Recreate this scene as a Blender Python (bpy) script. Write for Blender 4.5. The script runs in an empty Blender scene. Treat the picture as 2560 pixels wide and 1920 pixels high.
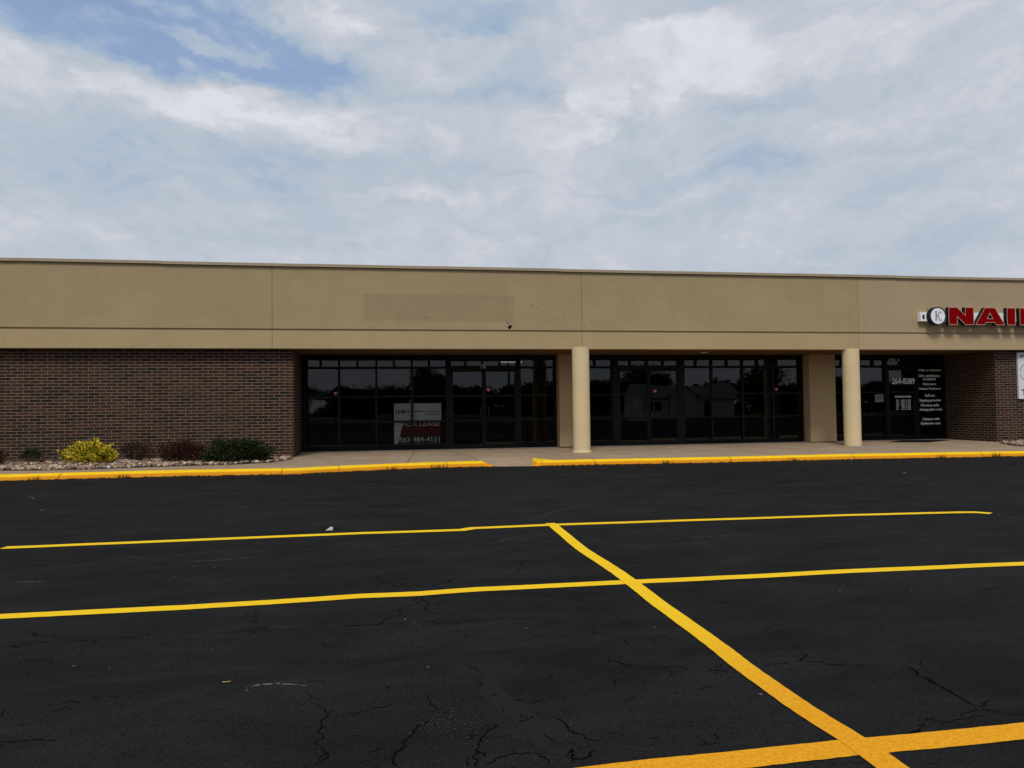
import bpy, bmesh, math, random
from mathutils import Vector, Matrix, noise as mnoise
random.seed(7)
S = bpy.context.scene
COL = S.collection
R = math.radians
# ---------------------------------------------------------------- camera
CAM_H = 1.28
cd = bpy.data.cameras.new('camera'); cam = bpy.data.objects.new('camera', cd); COL.objects.link(cam)
cd.sensor_width = 36; cd.lens = 36*1950/2560; cd.clip_start = 0.05; cd.clip_end = 3000
M3 = [[0.98481234, 0.00609626, -0.1735151], [-0.17321064, -0.03427056, -0.98428837], [-0.01194694, 0.999394, -0.03269413]]
cam.matrix_world = Matrix.Translation((0, 0, CAM_H)) @ Matrix(M3).to_4x4()
S.camera = cam
# ---------------------------------------------------------------- world
SUN_EL, SUN_AZ = 52, 196      # azimuth from +Y clockwise: the sun stands behind the camera, high
SKY_STR = 0.1
W = bpy.data.worlds.new('World'); S.world = W; W.use_nodes = True
nt = W.node_tree; N = nt.nodes; L = nt.links; N.clear()
CRACKS=[
(0.012,[(-2.046,4.780),(-1.969,4.798),(-1.815,4.818),(-1.651,4.818),(-1.527,4.827),(-1.391,4.834),(-1.196,4.856)]),
(0.008,[(-2.010,5.066),(-1.901,4.965),(-1.771,4.880),(-1.637,4.804),(-1.540,4.804)]),
(0.007,[(-1.156,4.859),(-0.941,4.812),(-0.736,4.825),(-0.686,4.914),(-0.502,4.805),(-0.095,4.812)]),
(0.006,[(-0.771,5.358),(-0.754,5.166),(-0.706,4.981)]),
(0.012,[(-0.224,3.510),(-0.223,3.376),(-0.224,3.280),(-0.210,3.222),(-0.224,3.171),(-0.197,3.081),(-0.177,3.028),(-0.194,2.977),(-0.224,2.938)]),
(0.008,[(-1.451,3.397),(-1.372,3.399),(-1.334,3.403),(-1.241,3.372)]),
(0.008,[(-1.411,3.305),(-1.422,3.391)]),
(0.007,[(-1.035,3.321),(-1.042,3.279),(-1.042,3.238)]),
(0.006,[(-1.868,4.365),(-1.826,4.429),(-1.763,4.491),(-1.641,4.404)]),
(0.006,[(-0.296,4.504),(-0.280,4.414),(-0.206,4.405)]),
(0.007,[(-1.367,9.099),(-1.275,8.938),(-1.216,8.659)]),
(0.006,[(-0.885,3.691),(-0.811,3.710),(-0.769,3.770),(-0.686,3.800)]),
(0.006,[(-1.555,3.672),(-1.598,3.807)]),
(0.008,[(-5.236,12.192),(-5.232,12.438)]),
(0.005,[(-2.226,6.230),(-2.109,6.222),(-2.006,6.253)]),
(0.006,[(-1.281,3.854),(-1.205,3.861),(-1.131,3.799)]),
(0.006,[(-0.314,3.745),(-0.291,3.623),(-0.227,3.500)]),
(0.005,[(-0.765,6.274),(-0.564,6.509),(-0.125,6.480)]),
(0.020,[(0.298,5.451),(0.283,5.295),(0.249,5.227)]),
(0.012,[(0.249,5.227),(0.211,5.186),(0.158,5.054),(0.144,4.966),(0.086,4.934),(0.045,4.857),(0.023,4.799),(-0.048,4.794),(-0.212,4.818)]),
(0.012,[(0.309,5.421),(0.332,5.284),(0.324,5.160),(0.340,5.037)]),
(0.010,[(0.345,5.386),(0.424,5.423),(0.506,5.476)]),
(0.010,[(-0.018,6.167),(0.010,6.027),(0.145,5.899),(0.242,5.752),(0.242,5.663)]),
(0.012,[(0.415,5.553),(0.420,5.711),(0.470,5.823),(0.546,5.902),(0.593,5.957)]),
(0.008,[(0.003,6.028),(0.016,5.715)]),
(0.009,[(1.261,6.504),(1.173,6.247),(1.116,6.149),(1.104,6.043),(0.979,5.867),(0.909,5.785)]),
(0.007,[(-0.078,6.469),(-0.018,6.554),(0.134,6.652),(0.322,6.705)]),
(0.007,[(0.273,4.806),(0.358,4.745),(0.561,4.751),(0.794,4.776),(1.071,4.759)]),
(0.012,[(0.242,3.576),(0.234,3.490),(0.240,3.434),(0.271,3.375)]),
(0.012,[(0.206,3.286),(0.161,3.219),(0.138,3.132),(0.104,3.095),(0.091,3.022),(0.066,2.979),(0.066,2.873)]),
(0.008,[(0.066,2.979),(0.034,2.938)]),
(0.013,[(0.485,3.229),(0.456,3.139),(0.410,3.076),(0.380,3.013),(0.368,2.949),(0.346,2.906),(0.348,2.844),(0.354,2.814)]),
(0.010,[(0.346,2.906),(0.321,2.880),(0.313,2.836)]),
(0.014,[(0.382,2.822),(0.420,2.852),(0.475,2.895),(0.512,2.904),(0.552,2.895),(0.585,2.881),(0.623,2.897)]),
(0.010,[(0.585,2.881),(0.610,2.836),(0.613,2.790)]),
(0.020,[(0.687,2.836),(0.723,2.893),(0.700,2.834),(0.699,2.773)]),
(0.014,[(0.697,2.819),(0.743,2.809),(0.784,2.856),(0.812,2.866)]),
(0.010,[(0.724,3.209),(0.750,3.154),(0.757,3.086),(0.787,3.025),(0.801,2.996),(0.846,2.943)]),
(0.009,[(0.645,3.063),(0.663,3.007),(0.676,2.969)]),
(0.007,[(1.196,4.478),(1.218,4.395),(1.360,4.251),(1.365,4.074),(1.342,3.947)]),
(0.007,[(1.173,3.921),(1.198,3.811),(1.239,3.730),(1.346,3.684),(1.550,3.622)]),
(0.006,[(-0.122,4.690),(-0.025,4.517),(0.046,4.465)]),
(0.008,[(0.488,4.498),(0.506,4.383)]),
(0.008,[(0.446,3.957),(0.460,3.911),(0.505,3.831)]),
(0.006,[(0.529,3.407),(0.535,3.341),(0.532,3.300)]),
(0.006,[(1.377,4.303),(1.499,4.096),(1.593,3.958)]),
(0.006,[(0.892,3.022),(0.962,2.980)]),
(0.006,[(1.906,7.028),(2.012,6.904),(2.072,6.870)]),
(0.006,[(0.116,4.380),(0.151,4.237)]),
(0.008,[(1.384,3.671),(1.555,3.621),(1.748,3.621),(1.850,3.628),(1.970,3.631),(2.074,3.637),(2.190,3.612),(2.259,3.546),(2.432,3.489)]),
(0.007,[(2.188,3.780),(2.127,3.685),(2.074,3.637)]),
(0.011,[(2.545,3.465),(2.517,3.348),(2.515,3.246),(2.521,3.136),(2.504,3.048),(2.511,2.960),(2.532,2.883),(2.553,2.849),(2.645,2.864)]),
(0.010,[(2.042,2.758),(2.119,2.796),(2.163,2.842),(2.242,2.884),(2.259,2.910)]),
(0.010,[(2.217,2.846),(2.292,2.835),(2.370,2.847),(2.453,2.863),(2.546,2.860)]),
(0.009,[(2.484,2.955),(2.391,2.902),(2.359,2.850)]),
(0.007,[(2.673,3.553),(2.633,3.460),(2.622,3.407)]),
(0.008,[(2.536,3.453),(2.516,3.322)]),
(0.007,[(1.930,4.798),(2.076,4.814),(2.334,4.815),(2.528,4.786)]),
(0.009,[(2.800,4.776),(2.890,4.791),(2.993,4.784)]),
(0.008,[(3.656,4.935),(3.595,4.863),(3.543,4.764)]),
(0.007,[(4.049,4.758),(4.248,4.786),(4.448,4.781)]),
(0.006,[(3.800,4.533),(3.945,4.541),(4.122,4.552)]),
(0.010,[(3.922,6.453),(4.086,6.539),(4.367,6.570),(4.634,6.766),(4.885,6.870),(5.158,6.858)]),
(0.012,[(7.740,10.941),(7.533,10.436),(7.295,9.987),(7.217,9.650)]),
(0.020,[(7.217,9.650),(7.207,8.997),(7.159,8.616),(7.033,8.111)]),
(0.006,[(1.695,2.847),(1.654,2.769)]),
(0.006,[(1.416,2.627),(1.418,2.604)]),
(0.006,[(2.207,3.942),(2.202,3.858),(2.166,3.833)]),
(0.006,[(2.248,4.093),(2.350,3.998)]),
(0.006,[(6.650,12.240),(7.192,11.733)]),
(0.006,[(1.221,2.840),(1.405,2.770)]),
(0.008,[(1.672,2.582),(1.739,2.573)]),
(0.006,[(2.333,3.095),(2.299,2.994)]),
(0.006,[(2.007,2.913),(2.020,2.872)]),
(0.006,[(3.062,6.031),(3.361,5.803)]),
]
MARKS=[
('tar',0.110,[(0.539,3.879),(0.542,3.742),(0.517,3.546),(0.545,3.403),(0.589,3.288),(0.616,3.182),(0.606,3.054),(0.634,2.944),(0.704,2.848)]),
('tar',0.060,[(2.782,3.782),(2.877,3.820),(3.030,3.814),(3.228,3.778),(3.480,3.751)]),
('tar',0.100,[(0.868,7.439),(0.866,6.994)]),
('scuff',0.030,[(-0.597,3.829),(-0.548,3.864),(-0.472,3.861),(-0.402,3.843),(-0.323,3.804)]),
('scuff',0.020,[(-5.417,13.543),(-5.221,13.219),(-5.063,12.918)]),
('scuff',0.030,[(-2.738,6.568),(-2.668,6.617),(-2.501,6.559),(-2.451,6.600)]),
('scuff',0.015,[(-2.319,7.513),(-2.203,7.539),(-2.023,7.450)]),
('scuff',0.015,[(-1.724,7.179),(-1.461,7.158),(-1.163,7.216),(-0.852,7.247)]),
('scuff',0.012,[(-2.997,9.770),(-2.510,9.764),(-2.160,9.861)]),
('scuff',0.015,[(-2.236,11.068),(-1.916,11.144),(-1.457,10.976)]),
('scuff',0.020,[(7.117,8.038),(7.053,7.778),(7.051,7.548)]),
('scuff',0.014,[(4.239,7.067),(4.434,7.029),(4.625,7.016)]),
('scuff',0.014,[(5.222,7.252),(5.455,7.167)]),
('scuff',0.012,[(2.761,7.258),(3.164,7.304),(3.483,7.317),(3.873,7.301)]),
('scuff',0.020,[(0.485,4.676),(0.506,4.611)]),
('scuff',0.012,[(1.092,7.383),(1.283,7.664),(1.535,7.522),(1.719,7.431)]),
('scuff',0.020,[(9.870,13.360),(9.847,13.187)]),
('scuff',0.010,[(1.841,9.223),(2.005,9.246),(2.291,9.670),(2.706,9.946)]),
('scuff',0.012,[(0.090,9.937),(0.356,10.296),(0.535,10.055)]),
('scuff',0.016,[(0.621,5.695),(0.747,5.618)]),
('dust',0.300,[(-0.961,4.614),(-0.872,4.666),(-0.739,4.710)]),
('dust',0.120,[(0.204,4.759),(0.250,4.790)]),
('dust',0.100,[(-0.576,4.849),(-0.538,4.841)]),
('dust',0.250,[(0.204,3.248),(0.304,3.266),(0.327,3.185)]),
('dust',0.120,[(-0.974,5.270),(-0.917,5.267)]),
]
LINE_TOP=[(-3.553,8.346),(-3.471,8.337),(-0.160,8.386),(0.423,8.361),(0.913,8.333),(1.033,8.432),(1.920,8.456),(3.204,8.411),(5.452,8.332),(6.826,8.215),(6.987,8.171),(7.069,8.039)]
LINE_MID=[(-2.448,5.499),(-2.358,5.504),(-1.884,5.498),(-1.271,5.484),(-0.690,5.506),(-0.108,5.546),(0.304,5.524),(0.726,5.568),(1.755,5.554),(2.379,5.526),(3.602,5.525),(5.098,5.471),(6.382,5.464)]
LINE_DIAG=[(1.922,8.565),(1.927,8.455),(1.848,6.944),(1.855,5.868),(1.819,4.948),(1.805,4.209),(1.781,3.687),(1.774,3.100),(1.792,2.717),(1.785,2.514),(1.785,2.192)]
LINE_BOT=[(0.478,2.651),(0.713,2.674),(1.007,2.688),(1.776,2.695),(2.491,2.700),(2.940,2.706)]
KERB=[(-7.574,16.646),(-7.218,16.796),(-5.788,16.843),(-3.912,16.864),(-2.325,16.699),(-1.638,16.576),(-0.733,16.968),(0.536,17.284),(1.604,17.467),(2.360,17.458),(3.036,17.350),(3.640,17.203),(4.848,17.171),(6.136,17.050),(8.308,16.896),(10.943,16.891),(12.834,16.730),(14.622,16.535),(15.444,16.469)]
KTOP=[(-7.304,16.993),(-1.678,16.986),(0.549,17.657),(3.066,17.511),(4.880,17.277),(8.378,17.034),(11.021,17.005),(15.586,16.615)]
GRAV=[(-9.230,17.985),(-7.750,18.031),(-6.914,17.860),(-6.124,17.817),(-4.617,18.127),(-2.980,18.318),(-2.328,18.628),(-1.992,19.694)]
GRAVR=[(18.221,20.480),(17.452,19.429),(17.063,18.584),(17.088,18.212),(18.533,17.923)]
BLOBS=[
(-0.220,0.434,0.1639,0.0410,-0.01,-0.75),
(-0.142,0.411,0.1454,0.0205,-0.01,-0.20),
(-0.001,0.394,0.1277,0.0185,-0.19,-0.30),
(0.113,0.484,0.0985,0.0179,-0.01,-0.35),
(0.185,0.444,0.0511,0.0667,-0.01,-0.20),
(-0.310,0.403,0.0725,0.0308,-0.36,-0.20),
(-0.376,0.398,0.0612,0.0308,-0.54,0.18),
(-0.216,0.415,0.0616,0.0092,-0.15,0.50),
(-0.175,0.421,0.0337,0.0154,0.34,0.25),
(-0.240,0.439,0.0170,0.0092,-0.01,0.30),
(-0.070,0.455,0.0514,0.0164,-0.36,0.45),
(0.055,0.425,0.0619,0.0308,-0.45,0.20),
(0.149,0.450,0.0399,0.0179,-0.01,0.25),
(-0.085,0.469,0.0920,0.0154,-0.01,0.25),
(-0.317,0.360,0.1808,0.0205,-0.13,0.32),
(-0.175,0.349,0.1037,0.0144,-0.48,0.28),
(-0.114,0.371,0.0660,0.0179,-0.45,0.20),
(-0.376,0.295,0.0804,0.0205,-0.10,0.12),
(0.014,0.331,0.0922,0.0123,-0.15,0.25),
(0.085,0.270,0.0798,0.0113,-0.19,0.20),
(0.116,0.359,0.0986,0.0205,-0.01,0.10),
(-0.114,0.326,0.1083,0.0133,-0.19,0.16),
(-0.220,0.301,0.1396,0.0144,-0.15,-0.22),
(-0.229,0.275,0.1226,0.0154,0.13,-0.25),
(-0.372,0.258,0.0743,0.0256,-0.01,-0.12),
(-0.017,0.300,0.1396,0.0154,-0.10,-0.12),
(-0.292,0.255,0.1060,0.0154,-0.01,-0.10),
(0.034,0.297,0.0858,0.0154,-0.01,-0.10),
(0.389,0.405,0.1060,0.0487,0.20,0.42),
(0.468,0.424,0.1463,0.0359,-0.01,0.20),
(0.267,0.370,0.0248,0.0308,-0.45,0.30),
(0.228,0.381,0.0276,0.0205,-0.01,0.12),
(0.225,0.342,0.0327,0.0154,-0.01,0.20),
(0.559,0.386,0.1384,0.0308,0.13,0.12),
(0.338,0.358,0.0328,0.0128,0.34,-0.15),
(0.298,0.391,0.0333,0.0308,-0.01,-0.20),
(0.572,0.348,0.1146,0.0154,0.13,-0.25),
(0.442,0.351,0.1420,0.0133,0.09,-0.20),
(0.465,0.302,0.1020,0.0205,-0.08,-0.20),
(0.478,0.277,0.0800,0.0133,0.13,-0.12),
(0.392,0.280,0.0747,0.0174,-0.01,-0.10),
(0.562,0.293,0.0803,0.0103,0.20,-0.12),
(0.320,0.211,0.0944,0.0205,-0.10,-0.10),
(0.510,0.219,0.1576,0.0144,0.13,0.12),
(0.438,0.191,0.1567,0.0128,-0.01,0.08),
(0.645,0.347,0.1363,0.0308,-0.01,0.05),
(0.725,0.387,0.1108,0.0462,-0.01,0.05),
(0.682,0.227,0.1579,0.0615,-0.01,-0.06),
(0.161,0.230,0.1053,0.0154,-0.01,-0.05),
(0.412,0.305,0.0269,0.0046,-0.01,0.20),
(-0.114,0.229,0.1316,0.0205,-0.01,-0.06),
]
PIER1=(5.293,6.182)
PIER2=(13.217,14.095)
SERV=[
("Walk in welcome",(17.244,18.099,2.356,2.430)),
("Gift certificates",(17.270,18.049,2.169,2.253)),
("available",(17.427,17.894,2.066,2.144)),
("Manicure",(17.422,17.895,1.903,1.985)),
("Deluxe Pedicure",(17.242,18.068,1.758,1.832)),
("Full set",(17.489,17.844,1.530,1.618)),
("Dipping powder",(17.250,18.070,1.356,1.459)),
("Chrome nails",(17.322,17.981,1.220,1.304)),
("Holographic nails",(17.245,18.098,1.062,1.160)),
("Cateye nails",(17.376,17.997,0.754,0.862)),
("Eyebrow wax",(17.317,18.034,0.609,0.720)),
]
PHONE=(16.261,17.077,1.941,2.136)
BHOURS=(16.359,16.932,1.511,1.574)
HTABLE=(16.392,16.907,1.107,1.450)
PAPER=(15.709,16.023,1.378,1.623)
NUMB=(16.165,16.571,2.667,2.769)
NUMA=(3.036,3.177,2.476,2.598)
BAN=(0.543,1.890,0.295,1.491)
NAIL_=(0.593,0.828,1.197,1.337)
RUHL=(0.832,1.362,1.235,1.293)
RUHL2=(0.832,0.986,1.199,1.236)
RTAG=(0.631,1.259,1.145,1.165)
LANG=(1.434,1.837,1.214,1.292)
HADJ=(1.424,1.836,1.127,1.204)
FORL=(0.772,1.843,0.835,0.956)
BPH=(0.688,1.839,0.381,0.531)
CALL=(0.735,1.828,0.265,0.357)

def nd(t, **k):
    n = N.new(t)
    for a, b in k.items(): setattr(n, a, b)
    return n
def setin(n, **k):
    for a, b in k.items():
        n.inputs[a].default_value = b
out = nd('ShaderNodeOutputWorld'); bg = nd('ShaderNodeBackground'); bg.inputs['Strength'].default_value = SKY_STR
L.new(bg.outputs[0], out.inputs[0])
sky = nd('ShaderNodeTexSky'); sky.sky_type = 'NISHITA'; sky.sun_disc = False
sky.sun_elevation = R(SUN_EL); sky.sun_rotation = R(SUN_AZ); sky.air_density = 1.0; sky.dust_density = 1.5; sky.ozone_density = 1.0
tc = nd('ShaderNodeTexCoord'); sx = nd('ShaderNodeSeparateXYZ'); L.new(tc.outputs['Generated'], sx.inputs[0])
def mth(op, a, b=None, c=None):
    n = nd('ShaderNodeMath', operation=op)
    for i, v in enumerate((a, b, c)):
        if v is None: continue
        if isinstance(v, (int, float)): n.inputs[i].default_value = v
        else: L.new(v, n.inputs[i])
    return n.outputs[0]
az = mth('ARCTAN2', sx.outputs[0], sx.outputs[1]); el = mth('ARCSINE', sx.outputs[2])
# cloud noise in a plane high overhead, so that it runs together towards the horizon
zz = mth('ADD', mth('ABSOLUTE', sx.outputs[2]), 0.16)
pl = nd('ShaderNodeCombineXYZ'); L.new(mth('DIVIDE', sx.outputs[0], zz), pl.inputs[0]); L.new(mth('DIVIDE', sx.outputs[1], zz), pl.inputs[1])
def noise(vec, sc, det, ro=.55, dist=0.0, off=(0, 0, 0), scl=(1, 1, 1), rot=0, col=False):
    m = nd('ShaderNodeMapping'); m.inputs['Location'].default_value = off; m.inputs['Scale'].default_value = scl; m.inputs['Rotation'].default_value = (0, 0, rot)
    L.new(vec, m.inputs['Vector'])
    n = nd('ShaderNodeTexNoise'); setin(n, Scale=sc, Detail=det, Roughness=ro, Distortion=dist); L.new(m.outputs[0], n.inputs['Vector'])
    return n.outputs['Color' if col else 'Fac']
rt = nd('ShaderNodeMapping'); rt.inputs['Rotation'].default_value = (0, 0, R(17)); L.new(pl.outputs[0], rt.inputs['Vector']); pr = rt.outputs[0]
n1 = noise(pr, 1.2, 9, .6, .6, (3.1, 1.7, 0), (1.1, .8, 1), 0)
n2 = noise(pr, 2.6, 9, .62, .5, (8.1, 2.7, 0), (1.9, .75, 1), 0)
acc = mth('MULTIPLY_ADD', mth('SUBTRACT', n1, .5), .50, .60)
acc = mth('MULTIPLY_ADD', mth('SUBTRACT', n2, .5), .45, acc)
ae = nd('ShaderNodeCombineXYZ'); L.new(az, ae.inputs[0]); L.new(el, ae.inputs[1])
wc = noise(ae.outputs[0], 7, 6, .6, 0, (1, 2, 3), (1, 1.8, 1), 0, True)
wv = nd('ShaderNodeVectorMath', operation='SUBTRACT'); L.new(wc, wv.inputs[0]); wv.inputs[1].default_value = (.5, .5, .5)
ws = nd('ShaderNodeVectorMath', operation='MULTIPLY'); L.new(wv.outputs[0], ws.inputs[0]); ws.inputs[1].default_value = (.30, .13, 0)
wa = nd('ShaderNodeVectorMath', operation='ADD'); L.new(ae.outputs[0], wa.inputs[0]); L.new(ws.outputs[0], wa.inputs[1])
n3 = noise(pr, 7.5, 8, .66, .9, (1.1, 5.7, 0), (1.7, .8, 1), 0)
acc = mth('MULTIPLY_ADD', mth('SUBTRACT', n3, .5), .26, acc)
n4 = noise(wa.outputs[0], 7.5, 9, .62, .5, (2.1, 4.3, 0), (1, 2.7, 1), R(-4))
acc = mth('MULTIPLY_ADD', mth('SUBTRACT', n4, .5), .80, acc)
for (a0, e0, rx, ry, ro, w) in BLOBS:
    m = nd('ShaderNodeMapping', vector_type='TEXTURE')
    w = w*.66 if w > 0 else (w*.66 if e0 > .40 else w*.5)
    m.inputs['Location'].default_value = (a0, e0, 0); m.inputs['Rotation'].default_value = (0, 0, R(ro)); m.inputs['Scale'].default_value = (rx, ry, 1)
    L.new(wa.outputs[0], m.inputs['Vector'])
    d = nd('ShaderNodeVectorMath', operation='DOT_PRODUCT'); L.new(m.outputs[0], d.inputs[0]); L.new(m.outputs[0], d.inputs[1])
    mr = nd('ShaderNodeMapRange', interpolation_type='SMOOTHERSTEP'); L.new(d.outputs['Value'], mr.inputs[0])
    mr.inputs[1].default_value = 0; mr.inputs[2].default_value = 3.2; mr.inputs[3].default_value = w; mr.inputs[4].default_value = 0
    acc = mth('ADD', acc, mr.outputs[0])
ramp = nd('ShaderNodeValToRGB'); L.new(acc, ramp.inputs[0])
def lin(c): return tuple((x/12.92 if x <= .04045 else ((x+.055)/1.055)**2.4) for x in (v/255 for v in c))
cr = ramp.color_ramp; cr.interpolation = 'B_SPLINE'
stops = [(0.0, (140, 164, 202)), (.22, (162, 181, 205)), (.42, (178, 191, 205)), (.6, (189, 196, 208)), (.8, (203, 207, 216)), (1.0, (222, 224, 230))]
while len(cr.elements) < len(stops): cr.elements.new(.5)
for e_, (p, c) in zip(cr.elements, stops): e_.position = p; e_.color = (*lin(c), 1)
cs = nd('ShaderNodeVectorMath', operation='SCALE'); L.new(ramp.outputs[0], cs.inputs[0]); cs.inputs['Scale'].default_value = .815/SKY_STR
sk = nd('ShaderNodeVectorMath', operation='MULTIPLY'); L.new(sky.outputs[0], sk.inputs[0]); sk.inputs[1].default_value = (1.52, 1.37, 1.29)
cov = nd('ShaderNodeMapRange', interpolation_type='SMOOTHSTEP'); L.new(acc, cov.inputs[0])
cov.inputs[1].default_value = -.42; cov.inputs[2].default_value = .26
mx = nd('ShaderNodeMix', data_type='RGBA'); L.new(cov.outputs[0], mx.inputs['Factor']); L.new(sk.outputs[0], mx.inputs['A']); L.new(cs.outputs[0], mx.inputs['B'])
L.new(mx.outputs['Result'], bg.inputs['Color'])
# ---------------------------------------------------------------- sun behind thin cloud
sl = bpy.data.lights.new('sun', 'SUN'); sl.energy = 1.5; sl.angle = R(14); sl.color = (1, .95, .86)
so = bpy.data.objects.new('sun', sl); COL.objects.link(so)
a = R(SUN_AZ); e = R(SUN_EL)
sd = Vector((math.sin(a)*math.cos(e), math.cos(a)*math.cos(e), math.sin(e)))
so.rotation_euler = sd.to_track_quat('Z', 'Y').to_euler(); so.location = (0, -30, 40)
S.view_settings.view_transform = 'Standard'; S.view_settings.look = 'None'; S.view_settings.exposure = 0.3; S.view_settings.gamma = 1
S.render.resolution_x = 1024; S.render.resolution_y = 768
S.render.engine = 'CYCLES'
S.cycles.max_bounces = 8; S.cycles.transparent_max_bounces = 12

# ================================================================ materials
class Mat:
    def __init__(s, name):
        s.m = bpy.data.materials.new(name); s.m.use_nodes = True; s.t = s.m.node_tree; s.n = s.t.nodes; s.b = s.n['Principled BSDF']
        s.pos = None
    def new(s, t, **k):
        n = s.n.new(t)
        for a, b in k.items():
            if a in n.inputs.keys(): n.inputs[a].default_value = b
            else: setattr(n, a, b)
        return n
    def link(s, a, b): s.t.links.new(a, b)
    def P(s):
        if not s.pos: s.pos = s.new('ShaderNodeNewGeometry').outputs['Position']
        return s.pos
    def map(s, scale=(1, 1, 1), rot=(0, 0, 0), loc=(0, 0, 0), vec=None):
        m = s.new('ShaderNodeMapping'); m.inputs['Scale'].default_value = scale; m.inputs['Rotation'].default_value = rot; m.inputs['Location'].default_value = loc
        s.link(vec or s.P(), m.inputs['Vector']); return m.outputs[0]
    def noise(s, sc, det=4, ro=.55, scale=(1, 1, 1), loc=(0, 0, 0), dist=0, rot=(0, 0, 0)):
        n = s.new('ShaderNodeTexNoise'); n.inputs['Scale'].default_value = sc; n.inputs['Detail'].default_value = det; n.inputs['Roughness'].default_value = ro; n.inputs['Distortion'].default_value = dist
        s.link(s.map(scale, rot, loc), n.inputs['Vector']); return n.outputs['Fac']
    def rng(s, v, a, b, c=0, d=1, smooth=False):
        m = s.new('ShaderNodeMapRange'); m.clamp = True
        if smooth: m.interpolation_type = 'SMOOTHSTEP'
        s.link(v, m.inputs[0])
        for i, x in enumerate((a, b, c, d)): m.inputs[i+1].default_value = x
        return m.outputs[0]
    def math(s, op, a, b=None):
        m = s.new('ShaderNodeMath', operation=op)
        for i, v in enumerate((a, b)):
            if v is None: continue
            if isinstance(v, (int, float)): m.inputs[i].default_value = v
            else: s.link(v, m.inputs[i])
        return m.outputs[0]
    def mix(s, f, a, b, mode='MIX'):
        m = s.new('ShaderNodeMix', data_type='RGBA', blend_type=mode)
        for k, v in (('Factor', f), ('A', a), ('B', b)):
            if isinstance(v, (int, float)): m.inputs[k].default_value = v
            elif isinstance(v, tuple): m.inputs[k].default_value = (*v[:3], 1)
            else: s.link(v, m.inputs[k])
        return m.outputs['Result']
    def ramp(s, v, stops, interp='LINEAR'):
        r = s.new('ShaderNodeValToRGB'); s.link(v, r.inputs[0]); c = r.color_ramp; c.interpolation = interp
        while len(c.elements) < len(stops): c.elements.new(.5)
        for e_, (p, col) in zip(c.elements, stops): e_.position = p; e_.color = (*col, 1)
        return r.outputs[0]
    def bump(s, h, dist=.01, st=1.0):
        b = s.new('ShaderNodeBump'); b.inputs['Distance'].default_value = dist; b.inputs['Strength'].default_value = st
        s.link(h, b.inputs['Height']); s.link(b.outputs[0], s.b.inputs['Normal'])
    def base(s, c):
        if isinstance(c, tuple): s.b.inputs['Base Color'].default_value = (*c[:3], 1)
        else: s.link(c, s.b.inputs['Base Color'])
    def set(s, rough=.8, spec=.3, metal=0):
        s.b.inputs['Roughness'].default_value = rough; s.b.inputs['Specular IOR Level'].default_value = spec; s.b.inputs['Metallic'].default_value = metal
        return s
def plain(name, c, rough=.7, spec=.3, metal=0, var=.12, sc=9):
    m = Mat(name).set(rough, spec, metal)
    m.base(m.mix(m.noise(sc, 3), tuple(x*(1-var) for x in c), tuple(min(1, x*(1+var)) for x in c)))
    return m.m

def stucco(name, c, patch=False, var=.05):
    m = Mat(name).set(.92, .2)
    big = m.rng(m.noise(.55, 5, .6, (1, 1, 1.6)), .3, .7)
    col = m.mix(big, tuple(x*(1-var) for x in c), tuple(x*(1+var) for x in c))
    fine = m.rng(m.noise(28, 4, .7), .3, .7)
    col = m.mix(fine, m.mix(1.0, col, (.94, .94, .94), 'MULTIPLY'), col)
    st = m.rng(m.noise(2.2, 5, .65, (1, 1, .35)), .52, .8)         # faint weather streaks
    col = m.mix(m.math('MULTIPLY', st, .42), col, tuple(x*.78 for x in c))
    bl = m.rng(m.noise(5, 5, .7, loc=(4, 2, 9)), .62, .74)
    col = m.mix(m.math('MULTIPLY', bl, .32), col, tuple(x*1.25 for x in c))
    zs_ = m.new('ShaderNodeSeparateXYZ'); m.link(m.P(), zs_.inputs[0])
    if name != 'stucco_column' and name != 'stucco_pier':
        col = m.mix(m.math('LESS_THAN', zs_.outputs[2], 3.33), col, m.mix(1.0, col, (1.13, 1.11, 1.08), 'MULTIPLY'))
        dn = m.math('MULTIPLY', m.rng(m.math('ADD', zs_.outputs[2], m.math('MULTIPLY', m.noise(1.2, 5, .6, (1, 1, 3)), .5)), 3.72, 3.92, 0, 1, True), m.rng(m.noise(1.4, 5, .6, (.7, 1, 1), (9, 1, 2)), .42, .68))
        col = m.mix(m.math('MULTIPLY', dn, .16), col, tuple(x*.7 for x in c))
    if patch:
        sp = m.new('ShaderNodeSeparateXYZ'); m.link(m.P(), sp.inputs[0])
        wob = m.math('MULTIPLY', m.math('SUBTRACT', m.noise(6, 4), .5), .03)
        X = m.math('ADD', sp.outputs[0], wob); Z = m.math('ADD', sp.outputs[2], wob)
        ins = None
        for v, lo, hi in ((X, -.26, 3.63), (Z, 3.58, 4.275)):
            q = m.math('MULTIPLY', m.rng(v, lo-.012, lo+.012), m.rng(v, hi-.012, hi+.012, 1, 0))
            ins = q if ins is None else m.math('MULTIPLY', ins, q)
        col = m.mix(m.math('MULTIPLY', ins, .85), col, m.mix(1.0, col, (.87, .875, .875), 'MULTIPLY'))
    m.base(col)
    h = m.math('ADD', m.noise(60, 5, .7), m.math('MULTIPLY', m.noise(3, 3), 2.0))
    m.bump(h, .012, .35)
    return m.m
FAS = (.40, .307, .177)
M_fas = stucco('stucco_tan', FAS, True)
M_fas2 = stucco('stucco_light', (.425, .325, .20))
M_col = stucco('stucco_column', (.73, .58, .345), var=.07)
M_pier = stucco('stucco_pier', (.46, .34, .195), var=.04)
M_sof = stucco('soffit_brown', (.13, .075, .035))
M_cop = plain('coping_metal', (.36, .29, .19), .55, .4, 0, .06, 3)
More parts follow.
